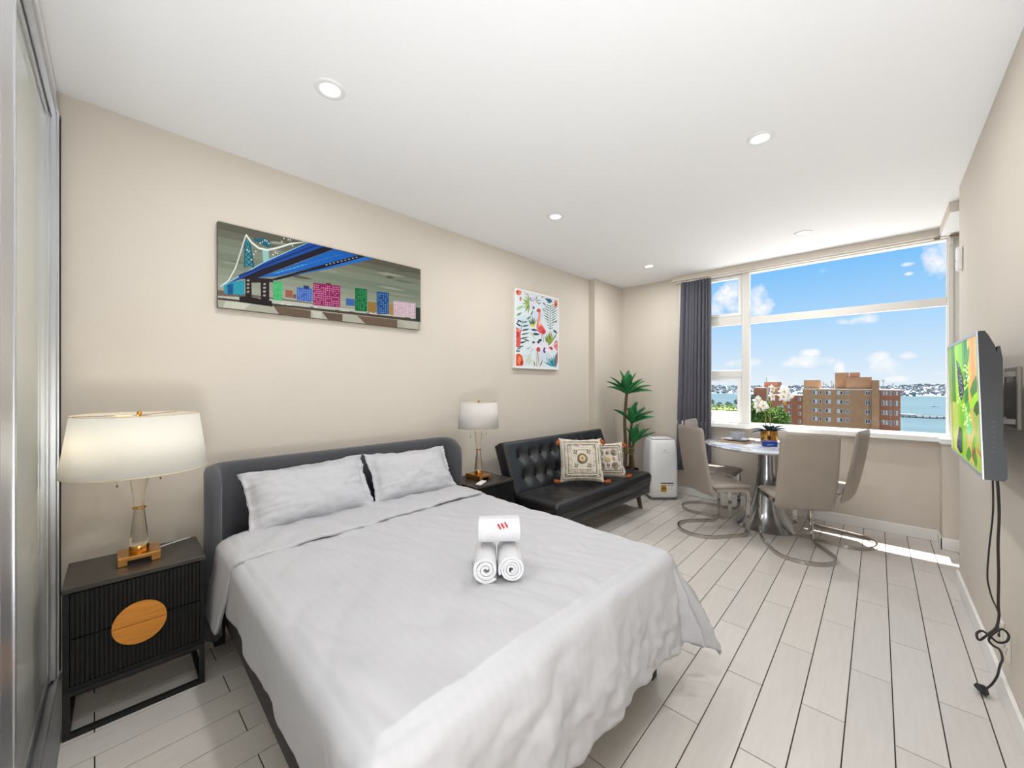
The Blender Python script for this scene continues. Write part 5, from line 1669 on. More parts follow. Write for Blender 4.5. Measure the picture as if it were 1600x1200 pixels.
# ================================================================== SOFA
m_leather = mat('black_leather', (30, 31, 34), .33, bump=.12, bscale=160, spec=.55, var=.15, vscale=6)
m_button = mat('button_leather', (16, 16, 17), .8, spec=.1)
m_stitch = mat('grey_stitch', (120, 120, 122), .7)
m_sofaleg = mat('bronze_leg', (128, 114, 102), .35, metal=.6)
A0, A1 = 2.585, 4.27
sofa = wall_thing('sofa', 'black leather sofa bed with button tufted back and slim metal legs', 'sofa', .60, (A0 + A1) / 2)
def tuft_panel(name, org, ax, up, nrm, w, h, th, rows, cols, depth, edge, mx=.14, my=.2):
    """padded slab: org lower-left of the back face; dimples on the front"""
    org, ax, up, nrm = Vector(org), Vector(ax), Vector(up), Vector(nrm)
    mb = MB(); nu, nv = 110, 40
    cs = [(mx + (w - 2 * mx) * (i / (cols - 1))) for i in range(cols)]; rs = [(my + (h - 2 * my) * (j / max(1, rows - 1))) for j in range(rows)]
    def prof(a, L):
        d = min(a, L - a)
        return edge * (1 - math.sqrt(max(0, 1 - (1 - d / edge) ** 2))) if d < edge else 0
    def f(u, v):
        a, b_ = u * w, v * h
        d = th - max(prof(a, w), prof(b_, h))
        for x in cs:
            for y in rs:
                q = math.hypot((a - x) * 1.0, (b_ - y) * .8) / .05
                if q < 4: d -= depth * math.exp(-q * q * 1.2) + depth * .35 * math.exp(-q * 1.1)
        return org + ax * a + up * b_ + nrm * d
    A = mb.grid(nu, nv, f)
    B = mb.grid(2, 2, lambda u, v: org + ax * (edge * .3 + u * (w - .6 * edge)) + up * (edge * .3 + v * (h - .6 * edge)))
    bm = mb.bm
    for side, c0, c1 in (([A[i][0] for i in range(nu)], B[0][0], B[1][0]), ([A[i][nv - 1] for i in range(nu)][::-1], B[1][1], B[0][1]), ([A[nu - 1][j] for j in range(nv)], B[1][0], B[1][1]), ([A[0][j] for j in range(nv)][::-1], B[0][1], B[0][0])):
        try: bm.faces.new(side[::-1] + [c0, c1])
        except ValueError: pass
    return mb, [(org + ax * x + up * y + nrm * (th - depth * 1.15)) for x in cs for y in rs]
tilt = Vector((-.36, 0, .933)).normalized(); bn = Vector((.933, 0, .36)).normalized()
SW = A1 - A0
back_o = Vector((.475, A0, .40)) - bn * .13
mb, btn = tuft_panel('backrest', back_o, (0, 1, 0), tilt, bn, SW, .50, .13, 2, 9, .040, .035, .20, .15)
back = obj('backrest', mb, m_leather, sofa, 75)
for p in btn:
    b_ = MB(); b_.lathe([(0, -.006), (.011, -.004), (.012, 0), (.007, .006), (0, .007)], 12)
    q = bn.to_track_quat('Z', 'Y').to_matrix().to_4x4(); q.translation = p
    bmesh.ops.transform(b_.bm, matrix=q, verts=b_.bm.verts); obj('button', b_, m_button, back, 60)
def on_back(a, b_, d=.1315): return back_o + Vector((0, 1, 0)) * a + tilt * b_ + bn * d
st = MB()
for a in (.045, SW - .045):
    for k in range(26):
        p0, p1 = on_back(a, .02 + k * .018, .1300), on_back(a, .02 + k * .018 + .010, .1300); st.tube([p0, p1], .0013, 4)
o_ = obj('stitching', st, m_stitch, back, 0); o_['kind'] = 'stuff'
mb, btn2 = tuft_panel('seat', (.43, A0, .268), (0, 1, 0), (1, 0, 0), (0, 0, 1), SW, .50, .155, 2, 9, .012, .045, .20, .15)
seat = obj('seat', mb, m_leather, sofa, 75)
sm_ = MB(); sm_.tube([(.934, A0 + .02, .335), (.934, A1 - .02, .335)], .003, 6); obj('seam', sm_, m_stitch if False else m_leather, seat, 60)
pk = MB(); pk.b(.47, .915, A0 + .01, A1 - .01, .195, .267, .006, 2); obj('seat_rail', pk, m_leather, sofa, 40)
pk = MB(); pk.b(.40, .47, A0 + .02, A1 - .02, .22, .30, .006, 2); obj('hinge_rail', pk, m_leather, sofa, 40)
for x, y, dx, dy in ((.80, A1 - .09, .03, .06), (.84, A0 + .10, .05, -.03), (.52, A1 - .10, -.02, .03), (.52, A0 + .10, -.02, -.03)):
    l_ = MB(); l_.sweep([(x, y, .194), (x + dx * .5, y + dy * .5, .09), (x + dx * .6, y + dy, .0)], [(-.024, -.009), (.024, -.009), (.024, .009), (-.024, .009)], scale=[1.15, 1, .85], up=(0, 1, 0))
    obj('leg', l_, m_sofaleg, sofa, 40)

# ------------------------------------------------------------------ cushions
def m_crochet(name, ring):
    m = mat(name, (222, 213, 198), .95, bump=.7, bscale=230)
    return m
m_croch = m_crochet('cream_crochet', 1)
m_yarn_d = mat('umber_yarn', (112, 96, 86), .95); m_yarn_c = mat('cream_yarn', (232, 224, 208), .95); m_yarn_y = mat('straw_yarn', (214, 186, 140), .95); m_tass = mat('rust_yarn', (176, 92, 44), .95, var=.25, vscale=160)
def cushion(label, org, ax, up, w, h, t, sd, motif, tassels):
    o = obj('cushion', pillow_mesh(w, h, t, sd, .03, 34), m_croch, None, 180); tag(o, label, 'cushion', 'crocheted cushions on the sofa'); place_axes(o, org, ax, up)
    def surf(a, b_):
        ra = max(0, 1 - (abs(a) / .97) ** 2.6); rb_ = max(0, 1 - (abs(b_) / .97) ** 2.6)
        pin = 1 - .07 * (1 - b_ * b_) * abs(a) ** 3; pin2 = 1 - .09 * (1 - a * a) * abs(b_) ** 3
        return Vector((a * w / 2 * pin, b_ * h / 2 * pin2, t / 2 * (ra * rb_) ** .55 + .008))
    def cord(name, P, r, m, closed=True):
        q = MB(); q.tube([surf(*p) for p in P], r, 5, closed=closed); return obj(name, q, m, o, 180)
    for k, (q, m) in enumerate(((.86, m_yarn_c), (.80, m_yarn_d), (.70, m_yarn_c), (.64, m_yarn_d))):
        n = 26; P = []
        for (ax_, ay, bx, by) in ((-1, -1, 1, -1), (1, -1, 1, 1), (1, 1, -1, 1), (-1, 1, -1, -1)):
            for i in range(n): P.append((q * (ax_ + (bx - ax_) * i / n), q * (ay + (by - ay) * i / n)))
        cord('border', P, .0024 if m is m_yarn_d else .004, m)
    ring = lambda cx, cy, r: [(cx + r * math.cos(2 * PI * k / 22), cy + r * math.sin(2 * PI * k / 22)) for k in range(22)]
    dash = MB()
    if motif == 'square':
        q_ = .44
        P = [(q_ * c[0], q_ * c[1]) for c in ((-1, -1), (-.5, -1), (0, -1), (.5, -1), (1, -1), (1, -.5), (1, 0), (1, .5), (1, 1), (.5, 1), (0, 1), (-.5, 1), (-1, 1), (-1, .5), (-1, 0), (-1, -.5))]
        cord('border', P, .0045, m_yarn_c)
        cord('flower_ring', ring(0, 0, .20), .006, m_yarn_d); cord('flower_ring', ring(0, 0, .10), .014, m_yarn_y)
        pet = [(sx * .30, sy * .30, a) for sx in (-1, 1) for sy in (-1, 1) for a in range(4)]
    else:
        pet = [(sx * .34, sy * .34, a) for sx in (-1, 0, 1) for sy in (-1, 0, 1) if (sx or sy) for a in range(5)]
        cord('flower_ring', ring(0, 0, .09), .012, m_yarn_y)
        for sx in (-1, 1):
            for sy in (-1, 1): cord('flower_ring', ring(sx * .36, sy * .36, .15), .004, m_yarn_d)
    for cx, cy, a in pet:
        an = a * 2 * PI / (4 if motif == 'square' else 5) + .6
        dash.tube([surf(cx + .035 * math.cos(an), cy + .035 * math.sin(an)), surf(cx + .10 * math.cos(an), cy + .10 * math.sin(an))], .005, 5)
    random.seed(sd * 10)
    for k in range(150):
        q = random.choice((.52, .58, .74, .92)); e = random.uniform(-q, q); a, b_ = random.choice(((q, e), (-q, e), (e, q), (e, -q)))
        dash.tube([surf(a, b_), surf(a + random.uniform(-.025, .025), b_ + random.uniform(-.025, .025))], .0024, 4)
    d_ = obj('stitching', dash, m_yarn_d, o, 60); d_['kind'] = 'stuff'
    for cx, cy, dx, dy in tassels:
        p = Vector((cx * w / 2 * .97, cy * h / 2 * .97, 0)); d = Vector((dx, dy, .15)).normalized()
        q = MB(); q.tube([p, p + d * .012, p + d * .028, p + d * .046, p + d * .062], .015, 10, scale=[.25, .75, 1, 1, .7])
        for k in range(10):
            an = k * .63; s_ = d.orthogonal().normalized(); s2 = d.cross(s_); r_ = s_ * math.cos(an) + s2 * math.sin(an)
            q.tube([p + d * .015 + r_ * .010, p + d * .04 + r_ * .015, p + d * .068 + r_ * .012], .0032, 4)
        obj('tassel', q, m_tass, o, 60)
    return o
axc = wdir(.30, .296, 0)
cushion('larger cream crocheted cushion with square motif, in front', LW(.64, 3.335, .645), axc, wdir(-.26, .26, .97), .43, .44, .15, 2.2, 'square', ((-1, -1, -1, .1), (1, -1, 1, .1), (-1, 1, -.4, -1), (1, 1, .5, -1)))
cushion('smaller cream crocheted cushion half hidden behind the other', LW(.70, 3.69, .605), wdir(.24, .30, 0), wdir(-.25, .20, .97), .40, .37, .13, 4.4, 'flowers', ((1, -1, 1, .2), (1, 1, .8, -.8), (-1, -1, -1, 0)))

# ================================================================== PLANT
m_leaf = mat('waxy_green_leaf', (44, 122, 66), .35, var=.25, vscale=7, stretch=(1, 1, 1), objvar=.25, spec=.5)
m_trunk = mat('brown_cane', (96, 76, 52), .85, var=.4, vscale=40, stretch=(1, 1, 6), bump=.6, bscale=50)
m_pot = mat('dark_wicker', (52, 44, 38), .8, bump=.6, bscale=90); m_soil = mat('soil', (60, 48, 38), .95, bump=.6, bscale=60); m_rope = mat('hemp_rope', (128, 112, 72), .9)
PX, PY = -2.345, 4.70
plant = thing('potted_dracaena', 'tall green leafy plant on canes in the corner behind the sofa', 'plant', (PX, PY, 0))
b_ = MB(); b_.lathe([(0, 0), (.105, 0), (.11, .01), (.128, .30), (.132, .315), (.126, .318), (.120, .30)], 28, cap=False); obj('pot', b_, m_pot, plant, 50)
b_ = MB(); b_.lathe([(0, .285), (.121, .29)], 20, cap=False); obj('soil', b_, m_soil, plant, 60)
for q in (-1, 1):
    b_ = MB(); b_.tube([(q * .10 + .02, -.09 + .05 * math.cos(a) - .02, .315 + .055 * math.sin(a)) for a in [k * PI / 10 for k in range(11)]], .008, 6); obj('pot_handle', b_, m_pot, plant, 60)
view = Vector((.68, -.73, 0)); side = Vector((.73, .68, 0))
def cane(x, y, z1, lean, r):
    p = [Vector((x + lean[0] * t + .012 * math.sin(t * 7), y + lean[1] * t, .29 + (z1 - .29) * t)) for t in [k / 12 for k in range(13)]]
    b_ = MB(); b_.tube(p, r, 10, scale=[1.15 - .3 * k / 12 + .06 * (k % 2) for k in range(13)]); obj('cane', b_, m_trunk, plant, 60); return p[-1]
tA = cane(-.05 * .73, -.05 * .68, 1.27, (.02, .01), .020)
tB = cane(.0, .03, .89, (.02, .012), .017)
tC = cane(.05, -.01, .64, (.01, .02), .017)
b_ = MB()
for k in range(5):
    b_.tube([(.075 * math.cos(a) + .005, .05 * math.sin(a), .52 + .014 * k + .012 * math.sin(a * 2 + k)) for a in [j * 2 * PI / 18 for j in range(18)]], .0045, 5, closed=True)
obj('rope_tie', b_, m_rope, plant, 60)
def leaf_mesh(Lg, W, droop):
    mb = MB(); n = 11
    def f(u, v):
        t = u; w = W * (math.sin(PI * min(1, t * .92 + .06)) ** .8) * (1 - .25 * t) if t < 1 else 0
        a = (v - .5) * 2; x = Lg * (t - .10 * droop * t * t); z = Lg * (.10 * t - droop * .42 * t * t) + abs(a) * w * .28
        return Vector((x, a * w / 2, z))
    mb.grid(n, 5, f); return mb
def cluster(c, leaves, scale):
    for az, el, L_, dr in leaves:
        o = obj('leaf', leaf_mesh(L_ * scale, .112 * scale, dr * .8), m_leaf, plant, 180)
        sm_ = o.modifiers.new('thickness', 'SOLIDIFY'); sm_.thickness = .002
        o.rotation_mode = 'XYZ'; o.rotation_euler = (random.uniform(-.3, .3), -R(el), R(az)); o.location = c
random.seed(11)
# bearings: -43 faces the room's right, 47 runs along the picture to the right, 227 to the left
cluster(tA, [(47, 24, .36, .55), (57, 36, .34, .5), (35, 10, .34, .45), (227, 36, .34, .55), (215, 50, .32, .45), (240, 22, .32, .5), (-43, 62, .30, .35), (-80, 50, .28, .4), (0, 46, .30, .45), (20, 66, .31, .25), (200, 72, .33, .2), (137, 60, .28, .5), (100, 74, .33, .25), (-20, 78, .30, .2)], 1.0)
cluster(tB, [(47, 32, .36, .5), (60, 48, .32, .4), (35, 20, .32, .45), (227, 42, .34, .6), (-43, 58, .29, .35), (0, 50, .30, .4), (-75, 55, .28, .35), (20, 72, .31, .2), (205, 70, .24, .2), (90, 70, .30, .3), (-15, 74, .31, .2)], .98)
cluster(tC, [(47, 30, .36, .5), (58, 44, .32, .45), (30, 46, .32, .35), (-43, 60, .28, .3), (0, 54, .29, .3), (-70, 62, .26, .3), (20, 72, .30, .2), (80, 70, .28, .2), (222, 64, .26, .3)], .95)

# ================================================================== PORTABLE AIR CONDITIONER
m_plast = mat('white_plastic', (238, 239, 240), .25, spec=.5); m_grey = mat('grey_plastic', (130, 132, 134), .5); m_blackp = mat('black_plastic', (32, 32, 34), .5)
ACP = Vector((-1.870, 4.695, 0)) + Vector((-.682, .732, 0)) * .165
ac = thing('air_conditioner', 'white portable air conditioner standing between the plant and the curtain', 'air conditioner', ACP, R(42.97))
def ac_sec(z, w, d, r=.05, n=6):
    P = []
    for cx, cy, a0 in ((w / 2 - r, d / 2 - r, 0), (-w / 2 + r, d / 2 - r, 90), (-w / 2 + r, -d / 2 + r, 180), (w / 2 - r, -d / 2 + r, 270)):
        for k in range(n + 1):
            a = R(a0 + 90 * k / n); P.append(Vector((cx + r * math.cos(a), cy + r * math.sin(a), z)))
    return P
b_ = MB(); rings = []
for z, w, d, r in ((.035, .325, .30, .05), (.05, .338, .32, .05), (.12, .34, .325, .05), (.45, .338, .322, .05), (.60, .33, .31, .05), (.68, .318, .295, .05), (.71, .305, .28, .05), (.722, .29, .265, .045)):
    rings.append([b_.bm.verts.new(p) for p in ac_sec(z, w, d, r)])
for a, c in zip(rings, rings[1:]):
    for k in range(len(a)): b_.bm.faces.new((a[k], a[(k + 1) % len(a)], c[(k + 1) % len(a)], c[k]))
b_.bm.faces.new(rings[0][::-1]); b_.bm.faces.new(rings[-1])
obj('case', b_, m_plast, ac, 50)
b_ = MB(); b_.b(-.155, .155, -.14, .14, .008, .036, .01, 2); obj('base_plate', b_, m_grey, ac, 40)
for x in (-.12, .12):
    for y in (-.11, .11):
        b_ = MB(); b_.cyl((x - .012, y, .0125), (x + .012, y, .0125), .0125, n=12); obj('caster', b_, m_blackp, ac, 40)
b_ = MB(); b_.b(-.11, -.004, -.125, -.070, .7222, .7265, .002, 2); b_.b(.006, .112, -.125, -.070, .7222, .7265, .002, 2); obj('air_vent', b_, m_grey, ac, 40)
b_ = MB(); b_.b(-.12, .12, -.064, .10, .7222, .738, .006, 2); obj('louvre', b_, m_plast, ac, 40)
b_ = MB(); b_.b(-.135, -.120, -.10, -.085, .7222, .728, .002); obj('button', b_, m_blackp, ac, 0)
b_ = MB(); b_.b(-.02, .02, -.164, -.1605, .60, .605, .001); obj('badge', b_, m_grey, ac, 0)
b_ = MB(); b_.b(-.05, .055, -.1585, -.1578, .575, .577); obj('panel_line', b_, m_grey, ac, 0)
def patch(name, x0, x1, z0, z1, y, m, parent): 
    q = MB(); q.b(x0, x1, y, y + .0006, z0, z1); return obj(name, q, m, parent, 0)
yF = -.1638
lab = patch('energy_label', -.050, .105, .098, .212, yF, mat('label_paper', (240, 238, 226), .5), ac)
patch('label_heading', -.050, .105, .200, .212, yF - .0008, m_blackp, lab)
patch('label_line', .030, .105, .181, .186, yF - .0008, m_blackp, lab)
patch('label_gold', -.048, .020, .102, .184, yF - .0008, mat('label_ochre', (190, 150, 40), .5), lab)
q = MB(); q.lathe([(.0, 0), (.022, 0)], 18, cap=False); o = obj('label_dial', q, m_blackp, lab, 0); o.rotation_euler = (R(90), 0, 0); o.location = (-.012, yF - .0016, .135)
q = MB(); q.lathe([(.0, 0), (.014, 0)], 18, cap=False); o = obj('label_dial', q, mat('label_ochre', (190, 150, 40), .5), lab, 0); o.rotation_euler = (R(90), 0, 0); o.location = (-.012, yF - .0022, .130)
for k in range(3): patch('label_line', .040, .100, .122 + .02 * k, .1232 + .02 * k, yF - .0008, m_grey, lab)

# ================================================================== CURTAIN
m_curt = mat('slate_curtain', (86, 85, 95), .9, var=.22, vscale=300, stretch=(1, 1, .25), sheen=.2)
cu = MB()
def curt(u, v):
    z = 2.672 - v * (2.672 - .33)
    x0, x1 = -1.835 - .055 * v, -1.470 + .01 * v
    x = x0 + u * (x1 - x0)
    ph = (u ** 1.25) * 9.0 * 2 * PI
    amp = .040 + .004 * v
    y = 5.068 + amp * math.sin(ph + .8 * math.sin(u * 11 + 1.5)) * (.65 + .35 * math.sin(u * 7 + 2)) - .012 * v * math.sin(u * 3)
    return Vector((x + .008 * math.cos(ph * 1.0), y - .03 * v, z + (.05 * (u - .3) * v if v > .98 else 0)))
cu.grid(150, 24, curt)
cur = obj('curtain', cu, m_curt, None, 180); tag(cur, 'long dark grey pleated curtain gathered at the left of the window', 'curtain')
m_ = cur.modifiers.new('thickness', 'SOLIDIFY'); m_.thickness = .003

# ================================================================== TABLE AND CHAIRS
def mat_marble():
    m = mat('pale_marble', (226, 226, 228), .12, spec=.6)
    nt = m.node_tree; b = nt.nodes['Principled BSDF']; N, L = nt.nodes.new, nt.links.new
    tc = N('ShaderNodeTexCoord'); n = N('ShaderNodeTexNoise'); n.inputs['Scale'].default_value = 3.0; n.inputs['Detail'].default_value = 9; n.inputs['Distortion'].default_value = 1.6
    L(tc.outputs['Object'], n.inputs['Vector']); r = N('ShaderNodeValToRGB'); e = r.color_ramp.elements
    e[0].position = .40; e[0].color = rgb((232, 232, 234)); e[1].position = .52; e[1].color = rgb((168, 170, 174)); q = e.new(.60); q.color = rgb((224, 224, 226))
    L(n.outputs['Fac'], r.inputs[0]); L(r.outputs[0], b.inputs['Base Color']); return m
m_marble = mat_marble()
m_steel = mat('brushed_steel', (190, 192, 196), .22, metal=1.0, var=.08, vscale=6, stretch=(12, 12, .4))
m_chrome = mat('chrome', (190, 186, 181), .05, metal=1.0)
TX, TY, TZ = -.835, 4.545, .80
tab = thing('dining_table', 'round pale marble table on flared steel pedestal by the window', 'table', (TX, TY, 0))
b_ = MB(); b_.lathe([(0, TZ - .036), (.44, TZ - .036), (.485, TZ - .030), (.515, TZ - .016), (.520, TZ - .008), (.517, TZ - .002), (.512, TZ), (0, TZ)], 80, cap=False); obj('tabletop', b_, m_marble, tab, 40)
b_ = MB(); b_.lathe([(0, 0), (.262, 0), (.268, .006), (.262, .012), (.235, .035), (.195, .085), (.158, .155), (.128, .24), (.105, .33), (.088, .43), (.076, .53), (.070, .63), (.070, TZ - .05), (.10, TZ - .044), (.10, TZ - .0365), (0, TZ - .0365)], 64, (.03, .01, 0), cap=False); obj('pedestal', b_, m_steel, tab, 50)

m_taupe = mat('taupe_leatherette', (158, 147, 137), .42, bump=.08, bscale=220, var=.05, vscale=5, spec=.4)
def chair_base():
    P = []
    half = [(.205, -.30, .432), (.205, .012, .432), (.205, .012, .0155), (.215, -.30, .0155)]
    h = fillet(half, [0, .05, .075, 0], 7)
    arc = []
    for k in range(1, 16):
        a = PI * k / 16; arc.append(Vector((.215 * math.cos(a) * (1.0 + .03 * math.sin(a)), -.30 - .215 * math.sin(a), .0155)))
    other = [Vector((-p.x, p.y, p.z)) for p in reversed(h)]
    mb = MB()
    pts = list(h) + arc + other
    hw, hh = .0055, .0155     # flat bar: narrow across, tall
    bm = mb.bm; rings = []
    n = len(pts)
    for i, p in enumerate(pts):
        a = pts[max(0, i - 1)]; c = pts[min(n - 1, i + 1)]; t = (c - a).normalized()
        # the bar keeps its thin side facing outwards
        out = Vector((p.x, 0, 0)).normalized() if abs(p.x) > .19 and p.y > -.31 else Vector((p.x, p.y + .30, 0)).normalized()
        out = (out - t * out.dot(t)).normalized(); w = t.cross(out)
        rings.append([bm.verts.new(p + out * x + w * y) for x, y in ((-hw, -hh), (hw, -hh), (hw, hh), (-hw, hh))])
    for A, B in zip(rings, rings[1:]):
        for k in range(4): bm.faces.new((A[k], A[(k + 1) % 4], B[(k + 1) % 4], B[k]))
    bm.faces.new(rings[0][::-1]); bm.faces.new(rings[-1])
    mb.b(-.2, .2, -.06, -.03, .426, .438); mb.b(-.2, .2, -.28, -.25, .426, .438)
    return mb
def chair_seat():
    mb = MB(); n, m = 22, 22
    def f(sgn):
        def g(u, v):
            a, b_ = u * 2 - 1, v * 2 - 1
            w = .222; y = -.138 + b_ * .190
            e = max(abs(a), abs(b_)); ex = (1 - min(1, max(0, (1 - abs(a)) / .12))) ; ey = (1 - min(1, max(0, (1 - abs(b_)) / .12)))
            rnd = .022 * (1 - math.sqrt(max(0, 1 - min(1, math.hypot(ex, ey)) ** 2)))
            zc = .462 + (-.014 * max(0, b_ - .4) ** 1.5 * 2 if sgn > 0 else 0)
            cr = 1 - .04 * (b_ ** 4)
            return Vector((a * w * cr, y, zc + sgn * (.024 - rnd) + (.005 * (1 - a * a) * (1 - b_ * b_) if sgn > 0 else 0)))
        return g
    A = mb.grid(n, m, f(1)); B = mb.grid(n, m, f(-1))
    for i in range(n - 1):
        for (p, q) in ((A[i][0], B[i][0]),): pass
        mb.bm.faces.new((A[i][0], A[i + 1][0], B[i + 1][0], B[i][0])); mb.bm.faces.new((A[i][m - 1], A[i + 1][m - 1], B[i + 1][m - 1], B[i][m - 1]))
        mb.bm.faces.new((A[0][i], A[0][i + 1], B[0][i + 1], B[0][i])); mb.bm.faces.new((A[n - 1][i], A[n - 1][i + 1], B[n - 1][i + 1], B[n - 1][i]))
    return mb
def chair_back():
    mb = MB(); n, m = 24, 26
    def f(sgn):
        def g(u, v):
            a = u * 2 - 1
            z = .375 + v * .625
            w = .215 - .012 * abs(v - .35)
            # rounded lower and upper corners
            c = .03
            dz = min(z - .375, 1.0 - z)
            if dz < c: w -= (c - math.sqrt(max(0, c * c - (c - dz) ** 2))) * .8
            y = -.338 - .105 * (v ** 1.15) - .016 * math.sin(PI * v) + .06 * max(0, .12 - v)
            y += .014 * a * a            # wraps the sitter
            ex = max(0, (abs(a) - .86) / .14); th = .015 * math.sqrt(max(.02, 1 - ex * ex * .95)) * math.sqrt(max(.2, min(1, dz / .015 + .2)))
            return Vector((a * w, y + sgn * th, z))
        return g
    A = mb.grid(n, m, f(1)); B = mb.grid(n, m, f(-1))
    for i in range(n - 1):
        mb.bm.faces.new((A[i][0], A[i + 1][0], B[i + 1][0], B[i][0])); mb.bm.faces.new((A[i][m - 1], A[i + 1][m - 1], B[i + 1][m - 1], B[i][m - 1]))
    for j in range(m - 1):
        mb.bm.faces.new((A[0][j], A[0][j + 1], B[0][j + 1], B[0][j])); mb.bm.faces.new((A[n - 1][j], A[n - 1][j + 1], B[n - 1][j + 1], B[n - 1][j]))
    return mb
ch = thing('dining_chair', 'taupe cantilever chair nearest the camera, back turned, beside the table', 'chair', (0, 0, 0), 0, 'dining chairs around the marble table')
obj('base', chair_base(), m_chrome, ch, 40); obj('seat', chair_seat(), m_taupe, ch, 60); obj('backrest', chair_back(), m_taupe, ch, 60)
def put_chair(o, x, y, hx, hy, label):
    o.location = (x, y, 0); o.rotation_euler = (0, 0, math.atan2(-hx, hy)); o['label'] = label
put_chair(ch, -.60, 4.235, -.49, .87, 'taupe cantilever chair nearest the camera, its back hiding the table edge')
for x, y, hx, hy, lab in ((-1.035, 4.215, .64, .77, 'taupe cantilever chair left of the table, in front of the curtain'),
                          (-1.125, 4.660, 1, .03, 'taupe cantilever chair mostly hidden between table and curtain'),
                          (-.515, 4.635, -.987, .16, 'taupe cantilever chair at the right, by the sunlit floor strip')):
    put_chair(copy_tree(ch), x, y, hx, hy, lab)

# ------------------------------------------------------------------ on the table
m_straw = [mat('straw_tan', (176, 140, 112), .9), mat('straw_brown', (110, 78, 62), .9), mat('straw_pale', (206, 184, 160), .9)]
def placemat(x, y, w, d, rot, label):
    t = thing('placemat', label, 'placemat', (x, y, TZ), rot, 'striped straw placemats')
    n = 26
    for ci in range(3):
        b_ = MB()
        for k in range(n):
            if (k * 7 // 3) % 3 == ci: b_.b(-w / 2, w / 2, -d / 2 + d * k / n, -d / 2 + d * (k + .9) / n, .0006, .004, .0008)
        o = obj('reeds', b_, m_straw[ci], t, 0); o['kind'] = 'stuff'
placemat(-1.09, 4.62, .28, .40, 0, 'striped straw placemat under the plate, left on the table')
placemat(-.56, 4.52, .24, .38, 0, 'striped straw placemat on the right of the marble table, mostly hidden')
m_porc = mat('white_porcelain', (232, 234, 240), .2); m_stone = mat('grey_stoneware', (176, 178, 184), .35)
b_ = MB(); PXY = (-1.095, 4.665, TZ + .0045)
b_.lathe([(0, 0), (.07, 0), (.085, .004), (.12, .014), (.122, .016), (.118, .0165), (.085, .008), (0, .006)], 40, cap=False)
o = obj('plate', b_, m_porc, None, 60); o.location = PXY; tag(o, 'white dinner plate on the left placemat, under the grey bowl', 'plate')
b_ = MB(); b_.lathe([(0, 0), (.03, 0), (.034, .006), (.054, .02), (.068, .05), (.072, .078), (.070, .0785), (.065, .05), (.05, .024), (0, .012)], 36, cap=False)
o = obj('bowl', b_, m_stone, None, 60); o.location = (PXY[0], PXY[1], PXY[2] + .0068); tag(o, 'small grey bowl standing on the white plate', 'bowl')
fk = MB(); fk.box((0, 0, .002), (.012, .13, .002), .0008); fk.box((0, .085, .002), (.024, .05, .002), .0008)
o = obj('fork', fk, m_chrome, None, 0); o.location = (-.985, 4.50, TZ + .0042); o.rotation_euler = (0, 0, 1.1); tag(o, 'steel fork lying on the left placemat before the plate', 'fork')
m_blue = mat('royal_blue_card', (26, 62, 148), .35)
bx = thing('napkin_box', 'small royal blue box in front of the gold pot', 'box', (-.762, 4.445, TZ), R(20))
b_ = MB(); b_.b(-.06, .06, -.03, .03, .0006, .040, .002); obj('case', b_, m_blue, bx, 0)
b_ = MB(); b_.b(-.061, .061, -.031, .031, .0405, .052, .002); obj('lid', b_, m_blue, bx, 0)
b_ = MB(); b_.b(-.03, .015, -.0306, -.030, .014, .017); b_.b(-.02, .03, -.0306, -.030, .022, .0245); obj('lid_print', b_, mat('pale_blue_ink', (150, 180, 225), .5), bx, 0)

# orchid in a gold pot
m_goldpot = mat('gold_pot', (212, 160, 84), .16, metal=1.0); m_stem = mat('orchid_stem', (176, 150, 84), .6); m_petal = mat('white_petal', (244, 244, 240), .6); m_bud = mat('yellow_bud', (224, 180, 60), .6); m_oleaf = mat('dark_orchid_leaf', (52, 74, 82), .25, spec=.7)
ORX, ORY = -.800, 4.640
orch = thing('orchid', 'white orchid in a gold pot on the marble table', 'plant', (ORX, ORY, TZ))
b_ = MB(); b_.lathe([(0, .0006), (.058, .0006), (.066, .006), (.072, .02), (.0735, .12), (.074, .134), (.071, .135), (.069, .115), (0, .11)], 40, cap=False); obj('pot', b_, m_goldpot, orch, 40)
E3 = lambda a, z, d=0.0: Vector((side.x * a + view.x * d, side.y * a + view.y * d, z))
S1 = [E3(-.03, .11), E3(-.03, .2), E3(-.035, .30), E3(-.05, .37), E3(-.08, .41), E3(-.12, .42)]
S2 = [E3(.01, .11), E3(.012, .25), E3(.015, .38), E3(.02, .47, .01), E3(.04, .53), E3(.08, .55), E3(.13, .53), E3(.165, .47)]
for S in (S1, S2):
    b_ = MB(); b_.tube(fillet(S, .08, 4), .0042, 7); obj('stem', b_, m_stem, orch, 60)
b_ = MB(); b_.tube([E3(.012, .10), E3(.016, .50)], .0035, 6); obj('support_stick', b_, mat('bamboo', (206, 150, 84), .6), orch, 60)
